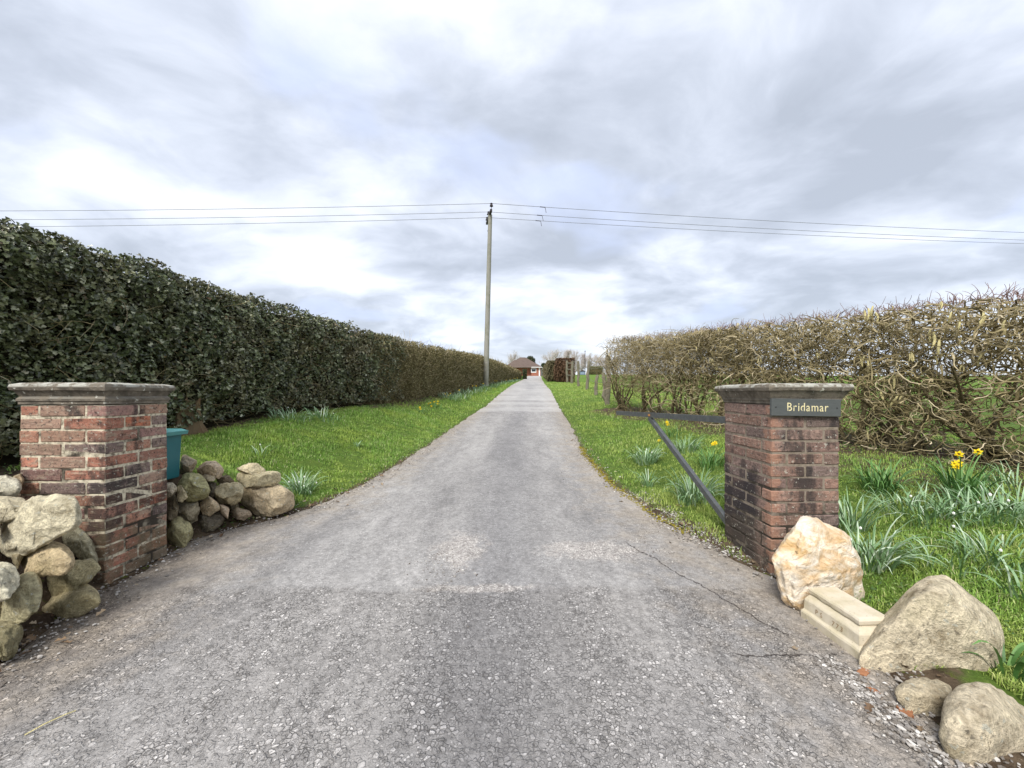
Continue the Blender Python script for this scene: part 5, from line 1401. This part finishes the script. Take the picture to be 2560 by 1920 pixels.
# low weeds and ground cover in the right bed, along the wall foot and the hedge foot
M_WEED = mat('weed_leaf', lambda N: N.ramp(N.new('ShaderNodeNewGeometry').outputs['Random Per Island'], [(0, (.04, .08, .02)), (.5, (.09, .16, .04)), (.9, (.20, .27, .08)), (1, (.34, .36, .18))]), .6, .3)
n = 11000
y = 1.3 * (9 / 1.3) ** rg.random(n); side = rg.random(n)
x = np.where(side < .62, np.where(y < 4.5, rg.uniform(1.75, 4.6, n), hr(y) - rg.uniform(.1, 1.3, n)), np.where(side < .85, hl(y) + rg.normal(.12, .16, n), np.interp(y, LY, LX) - np.abs(rg.normal(0, .12, n))))
ok = (x > np.interp(y, RY, RX) + .12) | (x < np.interp(y, LY, LX) - .02)
ok &= ~((x < -2.0) & (y < 2.9)) & (mnoise.noise is not None)
cl_ = np.sin(x * 5.1 + 2 * np.sin(y * 2.7)) * np.sin(y * 4.3 + 1.3 * np.sin(x * 3)) ; ok &= cl_ > -.2
x, y = x[ok], y[ok]; n = len(x)
V, F = scatter_leaves(np.stack([x, y, ground_z(x, y) + rg.uniform(.004, .045, n)], 1), np.tile([-.1, -.3, 1.], (n, 1)), rg.uniform(.010, .030, n), 'oval', .6, rg)
tag(mesh_np('ground_cover', V, F, M_WEED), 'low weeds and ivy leaves in the right bed and along the hedge feet', 'weeds', kind='stuff')
# moss crumbs along the right edge of the tarmac
def moss_pts(n, rg):
    y = rg.uniform(2.9, 6.5, n); return np.interp(y, RY, RX) + rg.normal(-.01, .035, n), y
V, F = pebbles(1100, moss_pts, .004, .010, rg)
tag(mesh_np('moss_crumbs', V, F, M_MOSS), 'orange green moss cushions along the right edge of the tarmac', 'moss', kind='stuff')
# broken brick scraps set in the edge
M_SCRAP = mat('brick_scrap', lambda N: N.mix(N.noise(N.pos(), 60, 4), (.22, .09, .045), (.42, .20, .10)), .9, .2)
for k, (px_, py_, s, lb) in enumerate([(1864, 1488, .026, 'broken orange brick scrap in the tarmac edge, highest of three'), (1890, 1535, .022, 'broken orange brick scrap in the tarmac edge, middle of three'), (1955, 1582, .018, 'broken brick scrap in the tarmac edge, lowest of three')]):
    c = hit(px_ * S, py_ * S); bm = bmesh.new(); box(bm, (0, 0, .0), (s * 1.9, s * 1.1, .016), .003, rz=.5 + k)
    for v in bm.verts: v.co += Vector([random.uniform(-.003, .003) for _ in range(3)])
    o = bm_obj('brick_scrap', bm, M_SCRAP); o.location = (c[0], c[1], float(zp(c[1])) + .004); tag(o, lb, 'brick scrap', 'brick scraps')
# pale straw on the tarmac bottom left
c = hit(112 * S, 1612 * S)
V, Fq = tube(np.array([[(c[0] - .035, c[1] - .045, .02), (c[0] - .01, c[1] - .012, .028), (c[0] + .015, c[1] + .03, .026), (c[0] + .022, c[1] + .05, .02)]]), .0022, 4)
V[:, 2] += float(zp(c[1])) - .005
o = mesh_np('straw', V, Fq, M_CATKIN); tag(o, 'single pale straw lying on the tarmac in the bottom left corner', 'straw')
